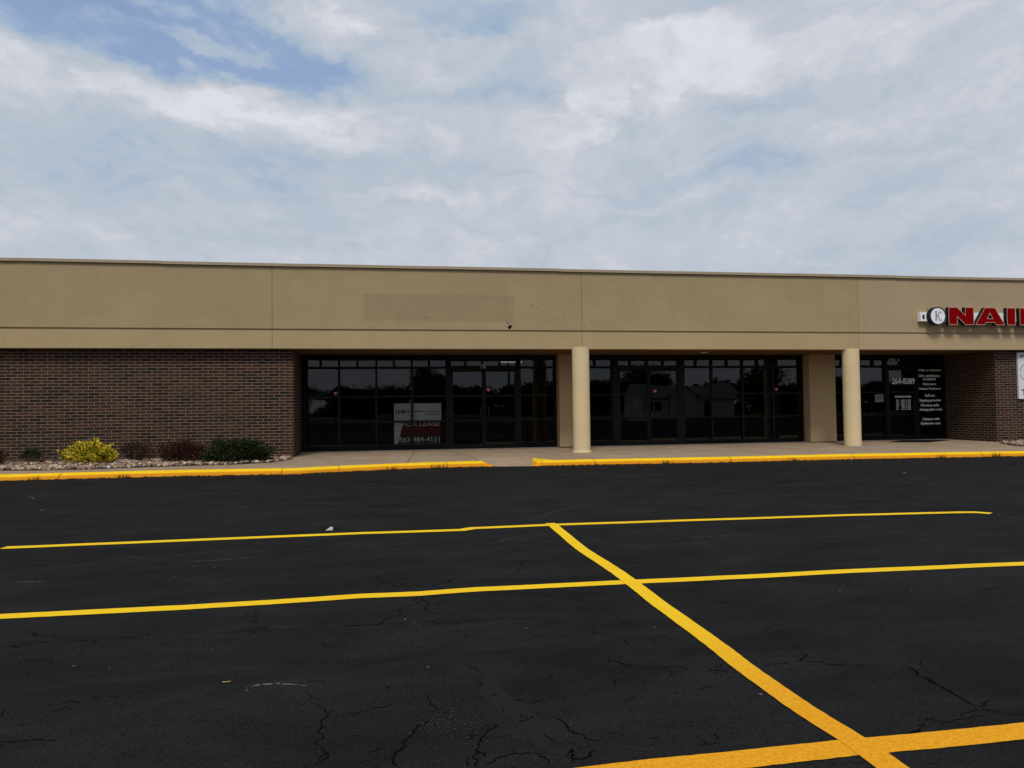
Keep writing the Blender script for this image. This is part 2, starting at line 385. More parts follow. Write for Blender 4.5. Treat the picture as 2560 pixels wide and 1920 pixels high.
M_hole = plain('hole_dark', (.01, .008, .006), .9, .1)
M_dent = stucco('stucco_patching', tuple(x*.93 for x in FAS))

def brick(name, side=False, dark=.5):
    m = Mat(name).set(.85, .25)
    sp = m.new('ShaderNodeSeparateXYZ'); m.link(m.P(), sp.inputs[0])
    cx = m.new('ShaderNodeCombineXYZ'); m.link(sp.outputs[1 if side else 0], cx.inputs[0]); m.link(sp.outputs[2], cx.inputs[1])
    wob = m.new('ShaderNodeTexNoise'); wob.inputs['Scale'].default_value = 9; m.link(m.P(), wob.inputs['Vector'])
    wv = m.new('ShaderNodeVectorMath', operation='MULTIPLY_ADD'); m.link(wob.outputs['Color'], wv.inputs[0]); wv.inputs[1].default_value = (.010, .006, 0); m.link(cx.outputs[0], wv.inputs[2])
    def br(c1, c2, mo, bias=0.0, off=(0, 0, 0)):
        b = m.new('ShaderNodeTexBrick'); b.offset = .5; b.squash = 1
        b.inputs['Scale'].default_value = 1; b.inputs['Brick Width'].default_value = .262; b.inputs['Row Height'].default_value = .0755; b.inputs['Mortar Size'].default_value = .0048
        b.inputs['Mortar Smooth'].default_value = .15; b.inputs['Bias'].default_value = bias
        for k, v in (('Color1', c1), ('Color2', c2), ('Mortar', mo)): b.inputs[k].default_value = (*v, 1)
        m.link(wv.outputs[0], b.inputs['Vector']); return b
    b = br((0, 0, 0), (1, 1, 1), (.5, .5, .5))
    g = m.new('ShaderNodeRGBToBW'); m.link(b.outputs['Color'], g.inputs[0])
    k = dark
    tone = m.ramp(g.outputs[0], [(0, (.030*k, .022*k, .021*k)), (.13, (.040*k, .026*k, .022*k)), (.22, (.068*k, .030*k, .020*k)), (.45, (.10*k, .044*k, .027*k)), (.7, (.118*k, .055*k, .033*k)), (.9, (.145*k, .068*k, .039*k)), (1, (.16*k, .062*k, .036*k))])
    tone = m.mix(m.rng(m.noise(45, 3), .35, .7), m.mix(1.0, tone, (.6, .6, .6), 'MULTIPLY'), tone)
    tone = m.mix(m.math('MULTIPLY', m.rng(m.noise(1.1, 4), .45, .7), .35), tone, (.05*k, .04*k, .036*k))
    mor = m.mix(m.noise(3, 4), (.265, .195, .14), (.37, .275, .20))
    m.base(m.mix(b.outputs['Fac'], tone, mor))
    h = m.math('ADD', m.math('MULTIPLY', b.outputs['Fac'], -1.0), m.math('MULTIPLY', m.noise(60, 3), .35))
    m.bump(h, .006, .9)
    return m.m
M_brick = brick('brick_front', False); M_bside = brick('brick_return', True)

def glass(name, tint=.62):
    m = Mat(name); m.n.remove(m.b)
    fr = m.new('ShaderNodeFresnel'); fr.inputs['IOR'].default_value = 1.5
    f2 = m.math('MULTIPLY', fr.outputs[0], 1.0)
    tr = m.new('ShaderNodeBsdfTransparent'); tr.inputs[0].default_value = (tint, tint*1.01, tint, 1)
    gl = m.new('ShaderNodeBsdfGlossy'); gl.inputs['Roughness'].default_value = 0.0; gl.inputs[0].default_value = (1, 1, 1, 1)
    bp = m.new('ShaderNodeBump'); bp.inputs['Distance'].default_value = .02; bp.inputs['Strength'].default_value = .035
    m.link(m.noise(.9, 0, .4, (1, 1, .7)), bp.inputs['Height']); m.link(bp.outputs[0], gl.inputs['Normal'])
    mx = m.new('ShaderNodeMixShader'); m.link(f2, mx.inputs[0]); m.link(tr.outputs[0], mx.inputs[1]); m.link(gl.outputs[0], mx.inputs[2])
    m.link(mx.outputs[0], m.n['Material Output'].inputs[0]); return m.m
M_glass = glass('window_glass')
M_frame = plain('bronze_frame', (.0065, .005, .0045), .5, .18, 0, .2)
M_frame2 = plain('base_panel', (.005, .006, .006), .6, .12)
M_metal = plain('handle_metal', (.05, .05, .05), .35, .5, .6)
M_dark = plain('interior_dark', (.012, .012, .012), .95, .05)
M_roof = plain('roof_membrane', (.2, .19, .18), .9)
M_white = plain('white_vinyl', (.75, .75, .73), .6, .3, 0, .04)
M_decal = plain('decal_white', (.95, .95, .93), .6, .2, 0, .03)
M_black = plain('black_ink', (.02, .02, .02), .7, .2)
M_bred = plain('banner_red', (.17, .0015, .003), .6, .2)
M_pink = plain('sticker_pink', (.75, .42, .45), .5)
M_sred = plain('sticker_red', (.5, .03, .05), .5)
M_signred = plain('acrylic_red', (.225, .0004, .0004), .5, .03, 0, .06, 2)
M_signside = plain('letter_return', (.015, .015, .013), .6, .12)
M_trim = plain('letter_trim', (.55, .38, .34), .5, .3)
M_disc = plain('disc_white', (.90, .91, .95), .4, .3, 0, .02)
M_navy = plain('disc_navy', (.015, .02, .07), .4)
M_grey = plain('box_grey', (.62, .63, .62), .5)
M_mat = plain('rubber_mat', (.006, .006, .006), .95, .05)
M_poster = plain('poster_white', (.72, .73, .78), .5, .3, 0, .03)
M_edge = plain('poster_edge', (.3, .27, .22), .6)
M_litter = plain('litter_pale', (.52, .45, .41), .8)
M_stem = plain('stem_brown', (.06, .04, .028), .9)
M_stemg = plain('stem_grey', (.12, .09, .07), .9)
M_stemr = plain('stem_red', (.05, .02, .016), .9)

def asphalt():
    m = Mat('asphalt_sealed').set(.93, .06)
    big = m.rng(m.noise(.25, 5, .6, loc=(3, 1, 0)), .3, .72)
    col = m.mix(big, (.0070, .0070, .0071), (.0128, .0128, .0130))
    mid = m.rng(m.noise(2.2, 6, .7, (.45, 1, 1), dist=.6, rot=(0, 0, .17)), .40, .66)
    col = m.mix(m.math('MULTIPLY', mid, .65), col, (.0200, .0200, .0205))
    dk = m.rng(m.noise(1.1, 5, .65, (.4, 1, 1), loc=(7, 3, 0), rot=(0, 0, .17)), .55, .72)
    col = m.mix(m.math('MULTIPLY', dk, .45), col, (.0075, .0075, .0075))
    gr = m.rng(m.noise(240, 3, .6), .42, .62)
    col = m.mix(m.math('MULTIPLY', gr, .5), col, m.mix(1.0, col, (1.75, 1.75, 1.72), 'MULTIPLY'))
    gr = m.rng(m.noise(85, 4, .7, loc=(1, 7, 0)), .36, .64)
    col = m.mix(gr, m.mix(1.0, col, (.55, .55, .55), 'MULTIPLY'), m.mix(1.0, col, (1.48, 1.48, 1.48), 'MULTIPLY'))
    # small dark pits
    sp = m.rng(m.noise(21, 4, .75, (.6, 1, 1), dist=1.2, rot=(0, 0, .3)), .61, .67)
    col = m.mix(m.math('MULTIPLY', sp, .85), col, (.0035, .0035, .0035))
    sp = m.rng(m.noise(48, 4, .8, (.7, 1, 1), dist=1.0, loc=(2, 8, 0)), .575, .63)
    col = m.mix(m.math('MULTIPLY', sp, .8), col, (.004, .004, .004))
    # crazing
    wob = m.new('ShaderNodeTexNoise'); wob.inputs['Scale'].default_value = 2.3; wob.inputs['Detail'].default_value = 6; m.link(m.P(), wob.inputs['Vector'])
    wv = m.new('ShaderNodeVectorMath', operation='MULTIPLY_ADD'); m.link(wob.outputs['Color'], wv.inputs[0]); wv.inputs[1].default_value = (.55, .55, 0); m.link(m.P(), wv.inputs[2])
    for scl, th, msc, lo, amt in ((1.3, .010, .55, .50, .75), (4.6, .012, .9, .56, .55)):
        vo = m.new('ShaderNodeTexVoronoi', feature='DISTANCE_TO_EDGE'); vo.inputs['Scale'].default_value = scl; m.link(wv.outputs[0], vo.inputs['Vector'])
        ln = m.rng(vo.outputs['Distance'], 0, th, 1, 0)
        mk = m.rng(m.noise(msc, 4, .6, loc=(scl, 5, 0)), lo, lo+.12)
        br = m.rng(m.noise(5, 3, .6, loc=(scl, 1, 0)), .42, .56)
        f_ = m.math('MULTIPLY', m.math('MULTIPLY', ln, m.math('MULTIPLY', mk, br)), amt)
        col = m.mix(f_, col, (.004, .004, .004))
    # pale grit showing through in a few places
    vo = m.new('ShaderNodeTexVoronoi'); vo.inputs['Scale'].default_value = 11; m.link(m.P(), vo.inputs['Vector'])
    wn = m.new('ShaderNodeTexWhiteNoise'); m.link(vo.outputs['Position'], wn.inputs['Vector'])
    f_ = m.math('MULTIPLY', m.rng(vo.outputs['Distance'], .06, .11, 1, 0), m.math('GREATER_THAN', wn.outputs['Value'], .97))
    col = m.mix(f_, col, (.16, .16, .155))
    m.base(col)
    m.bump(m.math('ADD', m.noise(230, 4, .7), m.math('MULTIPLY', m.noise(9, 4), 1.2)), .006, .5)
    return m.m
M_asph = asphalt()
M_crack = plain('crack_dark', (.0028, .0028, .0028), 1.0, .02)
def mark(name, c, thr, sc):
    """worn marks: the colour breaks up and lets the sealed asphalt colour through"""
    m = Mat(name).set(.93, .06)
    n = m.rng(m.noise(sc, 5, .75), thr, thr+.08)
    m.base(m.mix(n, (.0135, .0135, .0138), c)); return m.m
M_tar = mark('tar_sealer', (.0152, .0152, .0157), .30, 30)
M_scuff = mark('pale_scuff', (.15, .15, .15), .47, 40)
M_dust = plain('pale_grit', (.085, .082, .074), .95, .05)
def paint(name='yellow_paint', kerb=False):
    m = Mat(name).set(.7, .12)
    n = m.rng(m.noise(1.6, 4, .6), .3, .7)
    col = m.mix(n, (.90, .55, .008), (.96, .64, .010))
    f_ = m.rng(m.noise(70, 4, .7), .35, .65)
    col = m.mix(m.math('MULTIPLY', f_, .25), col, (.80, .40, .006))
    if kerb:
        sp = m.new('ShaderNodeSeparateXYZ'); m.link(m.P(), sp.inputs[0])
        # shade of the lower kerb face painted in as darker orange; bare edge with tar at the foot
        z = m.math('ADD', sp.outputs[2], m.math('MULTIPLY', m.math('SUBTRACT', m.noise(5, 5, .7), .5), .03))
        col = m.mix(m.math('MULTIPLY', m.rng(z, .066, .084, 1, 0), .9), col, (.70, .25, .008))
        z2 = m.math('ADD', sp.outputs[2], m.math('MULTIPLY', m.math('SUBTRACT', m.noise(11, 5, .8), .5), .10))
        col = m.mix(m.rng(z2, .006, .012, 1, 0), col, (.03, .018, .01))
        ch = m.rng(m.noise(26, 5, .7, (1, 1, 2)), .66, .70)
        col = m.mix(m.math('MULTIPLY', ch, m.rng(sp.outputs[2], .09, .03)), col, (.10, .05, .02))
    else:
        # stripe paint blends from yellow to a deeper orange towards the camera
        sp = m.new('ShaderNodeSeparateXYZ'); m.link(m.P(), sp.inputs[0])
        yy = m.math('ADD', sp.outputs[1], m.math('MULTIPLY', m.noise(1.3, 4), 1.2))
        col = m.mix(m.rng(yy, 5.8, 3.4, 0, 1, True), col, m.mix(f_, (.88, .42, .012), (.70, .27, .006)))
        cr_ = m.rng(m.noise(38, 5, .75, dist=1), .66, .72)
        col = m.mix(m.math('MULTIPLY', cr_, .45), col, (.25, .10, .01))
    m.base(col); m.bump(m.noise(160, 4, .7), .006, .5)
    return m.m
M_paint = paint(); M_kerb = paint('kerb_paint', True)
def concrete(name, a_, b_, speck=True):
    m = Mat(name).set(.9, .25)
    col = m.mix(m.rng(m.noise(.8, 5, .65), .3, .7), a_, b_)
    if speck:
        col = m.mix(m.rng(m.noise(38, 4, .7), .52, .62), col, tuple(x*1.55 for x in b_))
        col = m.mix(m.rng(m.noise(60, 3, .6, loc=(5, 5, 5)), .56, .66), col, tuple(x*.55 for x in a_))
    st = m.rng(m.noise(3, 5, .7, (.4, 1, 1)), .60, .72); col = m.mix(m.math('MULTIPLY', st, .6), col, tuple(x*.6 for x in a_))
    lt_ = m.rng(m.noise(4.5, 5, .75, (.5, 1, 1), (3, 3, 3)), .56, .68); col = m.mix(m.math('MULTIPLY', lt_, .5), col, tuple(x*1.3 for x in b_))
    m.base(col); m.bump(m.noise(90, 3), .006, .5); return m.m
M_walk = concrete('sidewalk_aggregate', (.24, .172, .11), (.37, .278, .188))
M_strip = concrete('concrete_strip', (.27, .23, .19), (.36, .31, .26), False)
M_joint = plain('joint_dark', (.07, .05, .035), .9)
def vcol(name, rough=.8, spec=.3, trans=0):
    m = Mat(name).set(rough, spec)
    at = m.new('ShaderNodeVertexColor'); at.layer_name = 'tint'
    m.base(at.outputs[0])
    if trans:
        tl = m.new('ShaderNodeBsdfTranslucent'); m.link(at.outputs[0], tl.inputs[0])
        mx = m.new('ShaderNodeMixShader'); mx.inputs[0].default_value = trans
        m.link(m.b.outputs[0], mx.inputs[1]); m.link(tl.outputs[0], mx.inputs[2]); m.link(mx.outputs[0], m.n['Material Output'].inputs[0])
    return m.m
M_stone = vcol('river_stone', .75, .3)
M_leaf = vcol('leaf', .6, .3, .3)
M_bed = plain('soil_bed', (.07, .045, .03), .95)
M_grass = plain('grass_ground', (.05, .07, .025), .95, .1, 0, .4, .5)
M_bark = plain('bark', (.07, .05, .035), .95)

# ================================================================ mesh helpers
class MB:
    def __init__(s): s.v = []; s.f = []; s.mi = []; s.c = None
    def face(s, pts, mi=0):
        i = len(s.v); s.v += [tuple(p) for p in pts]; s.f.append(tuple(range(i, i+len(pts)))); s.mi.append(mi)
    def box(s, x0, x1, y0, y1, z0, z1, mi=0):
        i = len(s.v)
        s.v += [(x0, y0, z0), (x1, y0, z0), (x1, y1, z0), (x0, y1, z0), (x0, y0, z1), (x1, y0, z1), (x1, y1, z1), (x0, y1, z1)]
        for q in ((0, 3, 2, 1), (4, 5, 6, 7), (0, 1, 5, 4), (1, 2, 6, 5), (2, 3, 7, 6), (3, 0, 4, 7)): s.f.append(tuple(i+k for k in q)); s.mi.append(mi)
        return s
    def tube(s, pts, r, n=8, mi=0, cap=True):
        pts = [Vector(p) for p in pts]; rs = r if isinstance(r, (list, tuple)) else [r]*len(pts); i0 = len(s.v)
        for k, p in enumerate(pts):
            t = (pts[min(k+1, len(pts)-1)]-pts[max(k-1, 0)]).normalized()
            u = t.cross(Vector((0, 0, 1)) if abs(t.z) < .9 else Vector((1, 0, 0))).normalized(); w = t.cross(u)
            for j in range(n):
                q = p+(u*math.cos(2*math.pi*j/n)+w*math.sin(2*math.pi*j/n))*rs[k]; s.v.append(tuple(q))
        for k in range(len(pts)-1):
            for j in range(n):
                a_ = i0+k*n+j; b_ = i0+k*n+(j+1) % n; s.f.append((a_, b_, b_+n, a_+n)); s.mi.append(mi)
        if cap:
            s.f.append(tuple(i0+j for j in range(n))[::-1]); s.f.append(tuple(i0+(len(pts)-1)*n+j for j in range(n))); s.mi += [mi, mi]
        return s
    def lathe(s, cx, cy, prof, n=48, mi=0):
        i0 = len(s.v)
        for r, z in prof:
            for j in range(n): s.v.append((cx+r*math.cos(2*math.pi*j/n), cy+r*math.sin(2*math.pi*j/n), z))
        for k in range(len(prof)-1):
            for j in range(n):
                a_ = i0+k*n+j; b_ = i0+k*n+(j+1) % n; s.f.append((a_, b_, b_+n, a_+n)); s.mi.append(mi)
        return s
def offset_of(o):
    v = Vector((0, 0, 0))
    while o is not None: v += o.location; o = o.parent
    return v
def part(name, mb, mats, parent=None, label=None, smooth=False, bevel=0, cols=None):
    if not isinstance(mats, (list, tuple)): mats = [mats]
    me = bpy.data.meshes.new(name); of = offset_of(parent) if parent else Vector((0, 0, 0))
    me.from_pydata([(x-of.x, y-of.y, z-of.z) for x, y, z in mb.v], [], mb.f)
    for m in mats: me.materials.append(m)
    me.polygons.foreach_set('material_index', mb.mi)
    if cols:
        ca = me.color_attributes.new('tint', 'BYTE_COLOR' if False else 'FLOAT_COLOR', 'CORNER'); arr = []
        for p in me.polygons:
            c = cols[p.index]; arr += [c[0], c[1], c[2], 1]*p.loop_total
        ca.data.foreach_set('color', arr)
    if smooth: me.polygons.foreach_set('use_smooth', [True]*len(me.polygons))
    me.update()
    o = bpy.data.objects.new(name, me); COL.objects.link(o)
    if parent: o.parent = parent
    if label: o['label'] = label
    if bevel:
        b = o.modifiers.new('bevel', 'BEVEL'); b.width = bevel; b.segments = 2; b.limit_method = 'ANGLE'
    return o
def tag(o, label=None, cat=None, group=None, kind=None):
    for k, v in (('label', label), ('category', cat), ('group', group), ('kind', kind)):
        if v: o[k] = v
    return o
def thing(name, label, cat, loc=(0, 0, 0), group=None):
    o = bpy.data.objects.new(name, None); COL.objects.link(o); o.location = loc; o.empty_display_size = .3
    return tag(o, label, cat, group)
def single(name, mb, mats, label, cat, loc=(0, 0, 0), group=None, **k):
    """a thing that is one mesh, with its origin at its base"""
    mb.v = [(x-loc[0], y-loc[1], z-loc[2]) for x, y, z in mb.v]
    o = part(name, mb, mats, None, **k); o.location = loc
    return tag(o, label, cat, group)
def struct(name, mb, mats, parent=None, label=None, **k):
    o = part(name, mb, mats, parent, label, **k)
    if not parent: o['kind'] = 'structure'
    return o
def text_mb(s, box, y, th=.003, bold=0.0, mi=0, shear=0.0, mb=None):
    """lettering facing -Y, fitted to box = x0, x1, z0, z1"""
    cu = bpy.data.curves.new('t', 'FONT'); cu.body = s; cu.extrude = .05; cu.offset = bold; cu.resolution_u = 4; cu.shear = shear
    ob = bpy.data.objects.new('t', cu); COL.objects.link(ob)
    dg = bpy.context.evaluated_depsgraph_get(); me = bpy.data.meshes.new_from_object(ob.evaluated_get(dg))
    xs = [v.co.x for v in me.vertices]; ys = [v.co.y for v in me.vertices]
    x0, x1, y0, y1 = min(xs), max(xs), min(ys), max(ys)
    mb = mb or MB(); i0 = len(mb.v)
    for v in me.vertices:
        mb.v.append((box[0]+(v.co.x-x0)/(x1-x0)*(box[1]-box[0]), y-(th if v.co.z > 0 else 0), box[2]+(v.co.y-y0)/(y1-y0)*(box[3]-box[2])))
    for p in me.polygons: mb.f.append(tuple(i0+i for i in p.vertices)); mb.mi.append(mi)
    bpy.data.objects.remove(ob); bpy.data.curves.remove(cu); bpy.data.meshes.remove(me)
    return mb

# ================================================================ ground
mb = MB(); mb.face([(-900, -900, -.03), (900, -900, -.03), (900, 1500, -.03), (-900, 1500, -.03)])
struct('ground', mb, M_grass)
mb = MB(); mb.face([(-70, -48, 0), (80, -48, 0), (80, 24, 0), (-70, 24, 0)])
lot = struct('parking_lot', mb, M_asph)
def jitter(L_, step, amp, seed=0):
    """walk a polyline with a wandering, broken edge"""
    rnd = random.Random(seed); out = []
    for (x0, y0), (x1, y1) in zip(L_[:-1], L_[1:]):
        d = math.hypot(x1-x0, y1-y0); n = max(1, int(d/step)); nx, ny = -(y1-y0)/max(d, 1e-6), (x1-x0)/max(d, 1e-6)
        for k in range(n):
            t = k/n; a_ = rnd.uniform(-amp, amp) if (k or out) else 0
            out.append((x0+(x1-x0)*t+nx*a_, y0+(y1-y0)*t+ny*a_))
    out.append(L_[-1]); return out
def fractal(L_, rough, amin, rnd):
    """a crack path: midpoint displacement between the given points"""
    out = []
    def sub(p, q):
        d = math.hypot(q[0]-p[0], q[1]-p[1])
        if d < amin: out.append(p); return
        t_ = rnd.uniform(.4, .6); o_ = rnd.uniform(-rough, rough)*d
        m_ = (p[0]+(q[0]-p[0])*t_-(q[1]-p[1])/d*o_, p[1]+(q[1]-p[1])*t_+(q[0]-p[0])/d*o_); sub(p, m_); sub(m_, q)
    for p, q in zip(L_[:-1], L_[1:]): sub(p, q)
    out.append(L_[-1]); return out
def strip(mb, L_, w, z, wv=.3, taper=True, seed=0, mi=0):
    rnd = random.Random(seed); pts = []
    n = len(L_)
    for i, (x, y) in enumerate(L_):
        x0, y0 = L_[max(0, i-1)]; x1, y1 = L_[min(n-1, i+1)]
        d = max(1e-6, math.hypot(x1-x0, y1-y0)); nx, ny = -(y1-y0)/d, (x1-x0)/d
        k = 1.0
        if taper: k = min(1, .25+min(i, n-1-i)/4)
        a_ = w/2*k*(1+rnd.uniform(-wv, wv)); b_ = w/2*k*(1+rnd.uniform(-wv, wv))
        pts.append(((x+nx*a_, y+ny*a_, z(y+ny*a_) if callable(z) else z), (x-nx*b_, y-ny*b_, z(y-ny*b_) if callable(z) else z)))
    for p, q in zip(pts[:-1], pts[1:]): mb.face([p[1], q[1], q[0], p[0]], mi)
mb = MB()
for i, (w, P_) in enumerate(CRACKS):
    dist = sum(math.hypot(a_[0]-b_[0], a_[1]-b_[1]) for a_, b_ in zip(P_[:-1], P_[1:]))
    rnd = random.Random(i+100); J = fractal(P_, .26, .02, rnd)
    k = 0
    while k < len(J)-2:                                # thin cracks open and close along their length
        n_ = rnd.randint(6, 26) if w < .011 else rnd.randint(20, 60); strip(mb, J[k:k+n_+1], min(w, .012)*rnd.uniform(.35, .7), .0022+i*.00001, .75, True, i+k); k += n_+(rnd.randint(0, 5) if w < .011 else 0)
    for k in range(int(dist/.35)):                    # hairline branches
        x, y = J[rnd.randrange(len(J))]; a_ = rnd.uniform(0, 6.28); l_ = rnd.uniform(.05, .16)
        Q = fractal([(x, y), (x+math.cos(a_)*l_, y+math.sin(a_)*l_)], .3, .012, rnd); strip(mb, Q, w*.45, .0017+k*.00001, .5, True, k)
rnd = random.Random(77)
for k in range(420):                                  # short surface checks scattered over the seal coat
    y = 2.2+9*rnd.random()**1.6; x = rnd.uniform(-.75, .95)*y+.17*y; a_ = rnd.gauss(.2, .7); l_ = rnd.uniform(.02, .11)
    if mnoise.noise(Vector((x*.5, y*.5, 3))) < -.1: continue
    strip(mb, fractal([(x, y), (x+math.cos(a_)*l_, y+math.sin(a_)*l_)], .3, .01, rnd), rnd.uniform(.002, .0055), .0019+k*.0000008, .7, True, k)
struct('crack', mb, M_crack, lot)
groups = {'tar': (MB(), M_tar, 'tar_seam', .0010), 'scuff': (MB(), M_scuff, 'scuff_mark', .0013), 'dust': (MB(), M_dust, 'grit_patch', .003)}
for i, (k, w, P_) in enumerate(MARKS):
    m_, mt, nm, z = groups[k]
    if k == 'dust':                                   # loose pale grit, thinning out from the middle
        rnd = random.Random(i)
        for q in range(int(600*w)):
            a_ = rnd.random()*(len(P_)-1); s_ = int(a_); f_ = a_-s_; x = P_[s_][0]*(1-f_)+P_[s_+1][0]*f_+rnd.gauss(0, w*.35); y = P_[s_][1]*(1-f_)+P_[s_+1][1]*f_+rnd.gauss(0, w*.35); r_ = rnd.uniform(.0015, .0042)
            m_.face([(x+r_*math.cos(g_+rnd.uniform(-.5, .5)), y+r_*math.sin(g_+rnd.uniform(-.5, .5)), z) for g_ in (0, 1.6, 3.1, 4.7)])
        continue
    strip(m_, jitter(P_, .08, w*.12, i+9), w, z+i*.00001, .22, True, i)
for k, (m_, mt, nm, z) in groups.items(): struct(nm, m_, mt, lot)
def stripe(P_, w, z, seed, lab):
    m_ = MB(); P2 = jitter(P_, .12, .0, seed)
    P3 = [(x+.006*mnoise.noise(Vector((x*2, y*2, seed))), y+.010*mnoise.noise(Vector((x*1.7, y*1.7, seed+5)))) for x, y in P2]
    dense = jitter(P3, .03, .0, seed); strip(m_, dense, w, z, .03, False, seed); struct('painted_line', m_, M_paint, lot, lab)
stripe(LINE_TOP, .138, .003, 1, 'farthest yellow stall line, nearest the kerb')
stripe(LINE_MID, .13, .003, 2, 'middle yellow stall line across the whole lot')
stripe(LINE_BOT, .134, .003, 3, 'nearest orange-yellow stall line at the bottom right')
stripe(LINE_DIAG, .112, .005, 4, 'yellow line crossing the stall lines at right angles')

# ---------------------------------------------------------------- sidewalk and kerb
SW = .115
def wz(y): return SW+.0082*max(0, y-17.2)     # the walk falls towards the kerb
def interp(P_, x):
    for (x0, y0), (x1, y1) in zip(P_[:-1], P_[1:]):
        if x0 <= x <= x1: return y0+(y1-y0)*(x-x0)/(x1-x0)
    if x < P_[0][0]: return P_[0][1]
    return P_[-1][1]
KX = [(-16, 16.85), (-9, 16.72)]+[p for p in KERB if p[0] > -7.4]+[(18, 16.42), (30, 16.4)]
RAMP = (2.36, 3.72)
mb = MB(); xs = [-16, -12]+[-9+.4*i for i in range(0, 200) if -9+.4*i < 30]
def slab(xa, xb, yb):
    XS = [xa]+[x for x in xs if xa+.05 < x < xb-.05]+[xb]
    for x0, x1 in zip(XS[:-1], XS[1:]): mb.face([(x0, interp(KX, x0)+.22, SW), (x1, interp(KX, x1)+.22, SW), (x1, yb, wz(yb)), (x0, yb, wz(yb))])
slab(-16, 2.36, 23.3)
slab(3.78, 26, 23.3)
mb.face([(2.36, 18.75, wz(18.75)), (3.78, 18.5, wz(18.5)), (3.78, 23.3, wz(23.3)), (2.36, 23.3, wz(23.3))])
# ramp well
mb.face([(2.66, 17.33, .008), (3.44, 17.15, .008), (3.78, 18.5, wz(18.5)), (2.36, 18.75, wz(18.75))])
walk = struct('sidewalk', mb, M_walk)
jm = MB()
for L_ in ([(-2.4, 17.0), (-1.95, 19.7)], [(.7, 17.55), (1.2, 23.0)], [(2.36, 17.7), (2.36, 18.75), (1.9, 22.9)], [(5.2, 17.4), (4.4, 19.5), (3.9, 22.9)], [(5.6, 19.7), (7.0, 17.3)], [(9.4, 17.2), (9.9, 22.9)], [(13.5, 20.3), (16.2, 16.9)], [(14.2, 17.1), (13.7, 20.2)], [(17.2, 16.7), (18.1, 20.3)], [(-.3, 18.5), (2.2, 18.55)]):
    strip(jm, jitter(L_, .15, .012, 3), .014, lambda y: wz(y)+.002, .4, False, 2)
struct('expansion_joint', jm, M_joint, walk)
jm = MB(); jm.face([(x, y, wz(y)+.003) for x, y in ((12.6, 19.5), (13.5, 19.0), (14.2, 19.35), (13.2, 19.95))]); struct('patch', jm, M_strip, walk)
# stepped concrete strip along the shopfront
sm = MB(); sm.box(-2.02, 18.19, 22.2, 22.9, SW-.02, wz(22.2)+.012)
struct('threshold_strip', sm, M_strip, walk, bevel=.004)
# kerb: a battered face with a rounded nose, following the lot edge
def kerb(xa, xb, lab, z1=None, nm='kerb'):
    m_ = MB(); P_ = [(.0, -.02), (.012, .03), (.035, .07), (.062, .096), (.09, .111), (.13, .118), (.225, .1185), (.228, .10)]
    XS = [xa]; x = xa
    while x < xb-.25: x += .2; XS.append(x)
    XS.append(xb); rows = []
    for x in XS:
        y = interp(KX, x); j = .006*mnoise.noise(Vector((x*3, 0, 0))); rows.append([(x, y+d+j*(1 if z > 0 else 2), z+.3*j*(z > .05)) for d, z in P_])
    i0 = len(m_.v)
    for r_ in rows: m_.v += r_
    n = len(P_)
    for k in range(len(rows)-1):
        for j in range(n-1): a_ = i0+k*n+j; m_.f.append((a_, a_+n, a_+n+1, a_+1)); m_.mi.append(0)
    for r0, fl in ((i0, False), (i0+(len(rows)-1)*n, True)):
        q = tuple(r0+j for j in range(n)); m_.f.append(q if fl else q[::-1]); m_.mi.append(0)
    return struct(nm, m_, M_kerb, None, lab, smooth=True)
k1 = kerb(-16, 2.36, 'yellow painted kerb left of the kerb ramp')
k2 = kerb(3.72, 30, 'yellow painted kerb right of the kerb ramp')
for o in (k1, k2):
    es = o.modifiers.new('es', 'EDGE_SPLIT'); es.split_angle = R(50)
for par_, X_ in ((k1, (-6.2, -1.9, -.75, 1.6)), (k2, (4.95, 8.1, 11.2, 14.4))):
    for x in X_:
        y = interp(KX, x); jm = MB(); pr_ = [(.0, .0), (.012, .03), (.035, .07), (.062, .096), (.09, .111), (.13, .118), (.225, .1185)]; sk_ = random.Random(int(x*10)).uniform(-.05, .05)
        for (d0, z0), (d1, z1) in zip(pr_[:-1], pr_[1:]): jm.face([(x+sk_*z0*8-.005, y+d0-.009, z0+.006), (x+sk_*z0*8+.005, y+d0-.009, z0+.006), (x+sk_*z1*8+.004, y+d1-.009, z1+.006), (x+sk_*z1*8-.004, y+d1-.009, z1+.006)])
        struct('kerb_joint', jm, M_joint, par_)
fm = MB()
fm.face([(2.355, 17.47, -.01), (2.67, 17.36, .002), (2.355, 17.66, .119)]); fm.face([(2.67, 17.36, .002), (2.39, 18.8, .1185), (2.355, 17.66, .119)])
struct('kerb_flare', fm, M_kerb, k1, 'yellow sloping flare on the left side of the kerb ramp')
fm = MB()
fm.face([(3.43, 17.15, .002), (3.725, 17.16, -.01), (3.725, 17.42, .119)]); fm.face([(3.43, 17.15, .002), (3.725, 17.42, .119), (3.75, 18.5, .1185)])
fm.face([(3.725, 17.42, .119), (4.0, 17.42, .1192), (3.75, 18.45, .1187)])
struct('kerb_flare', fm, M_kerb, k2, 'yellow sloping flare on the right side of the kerb ramp')

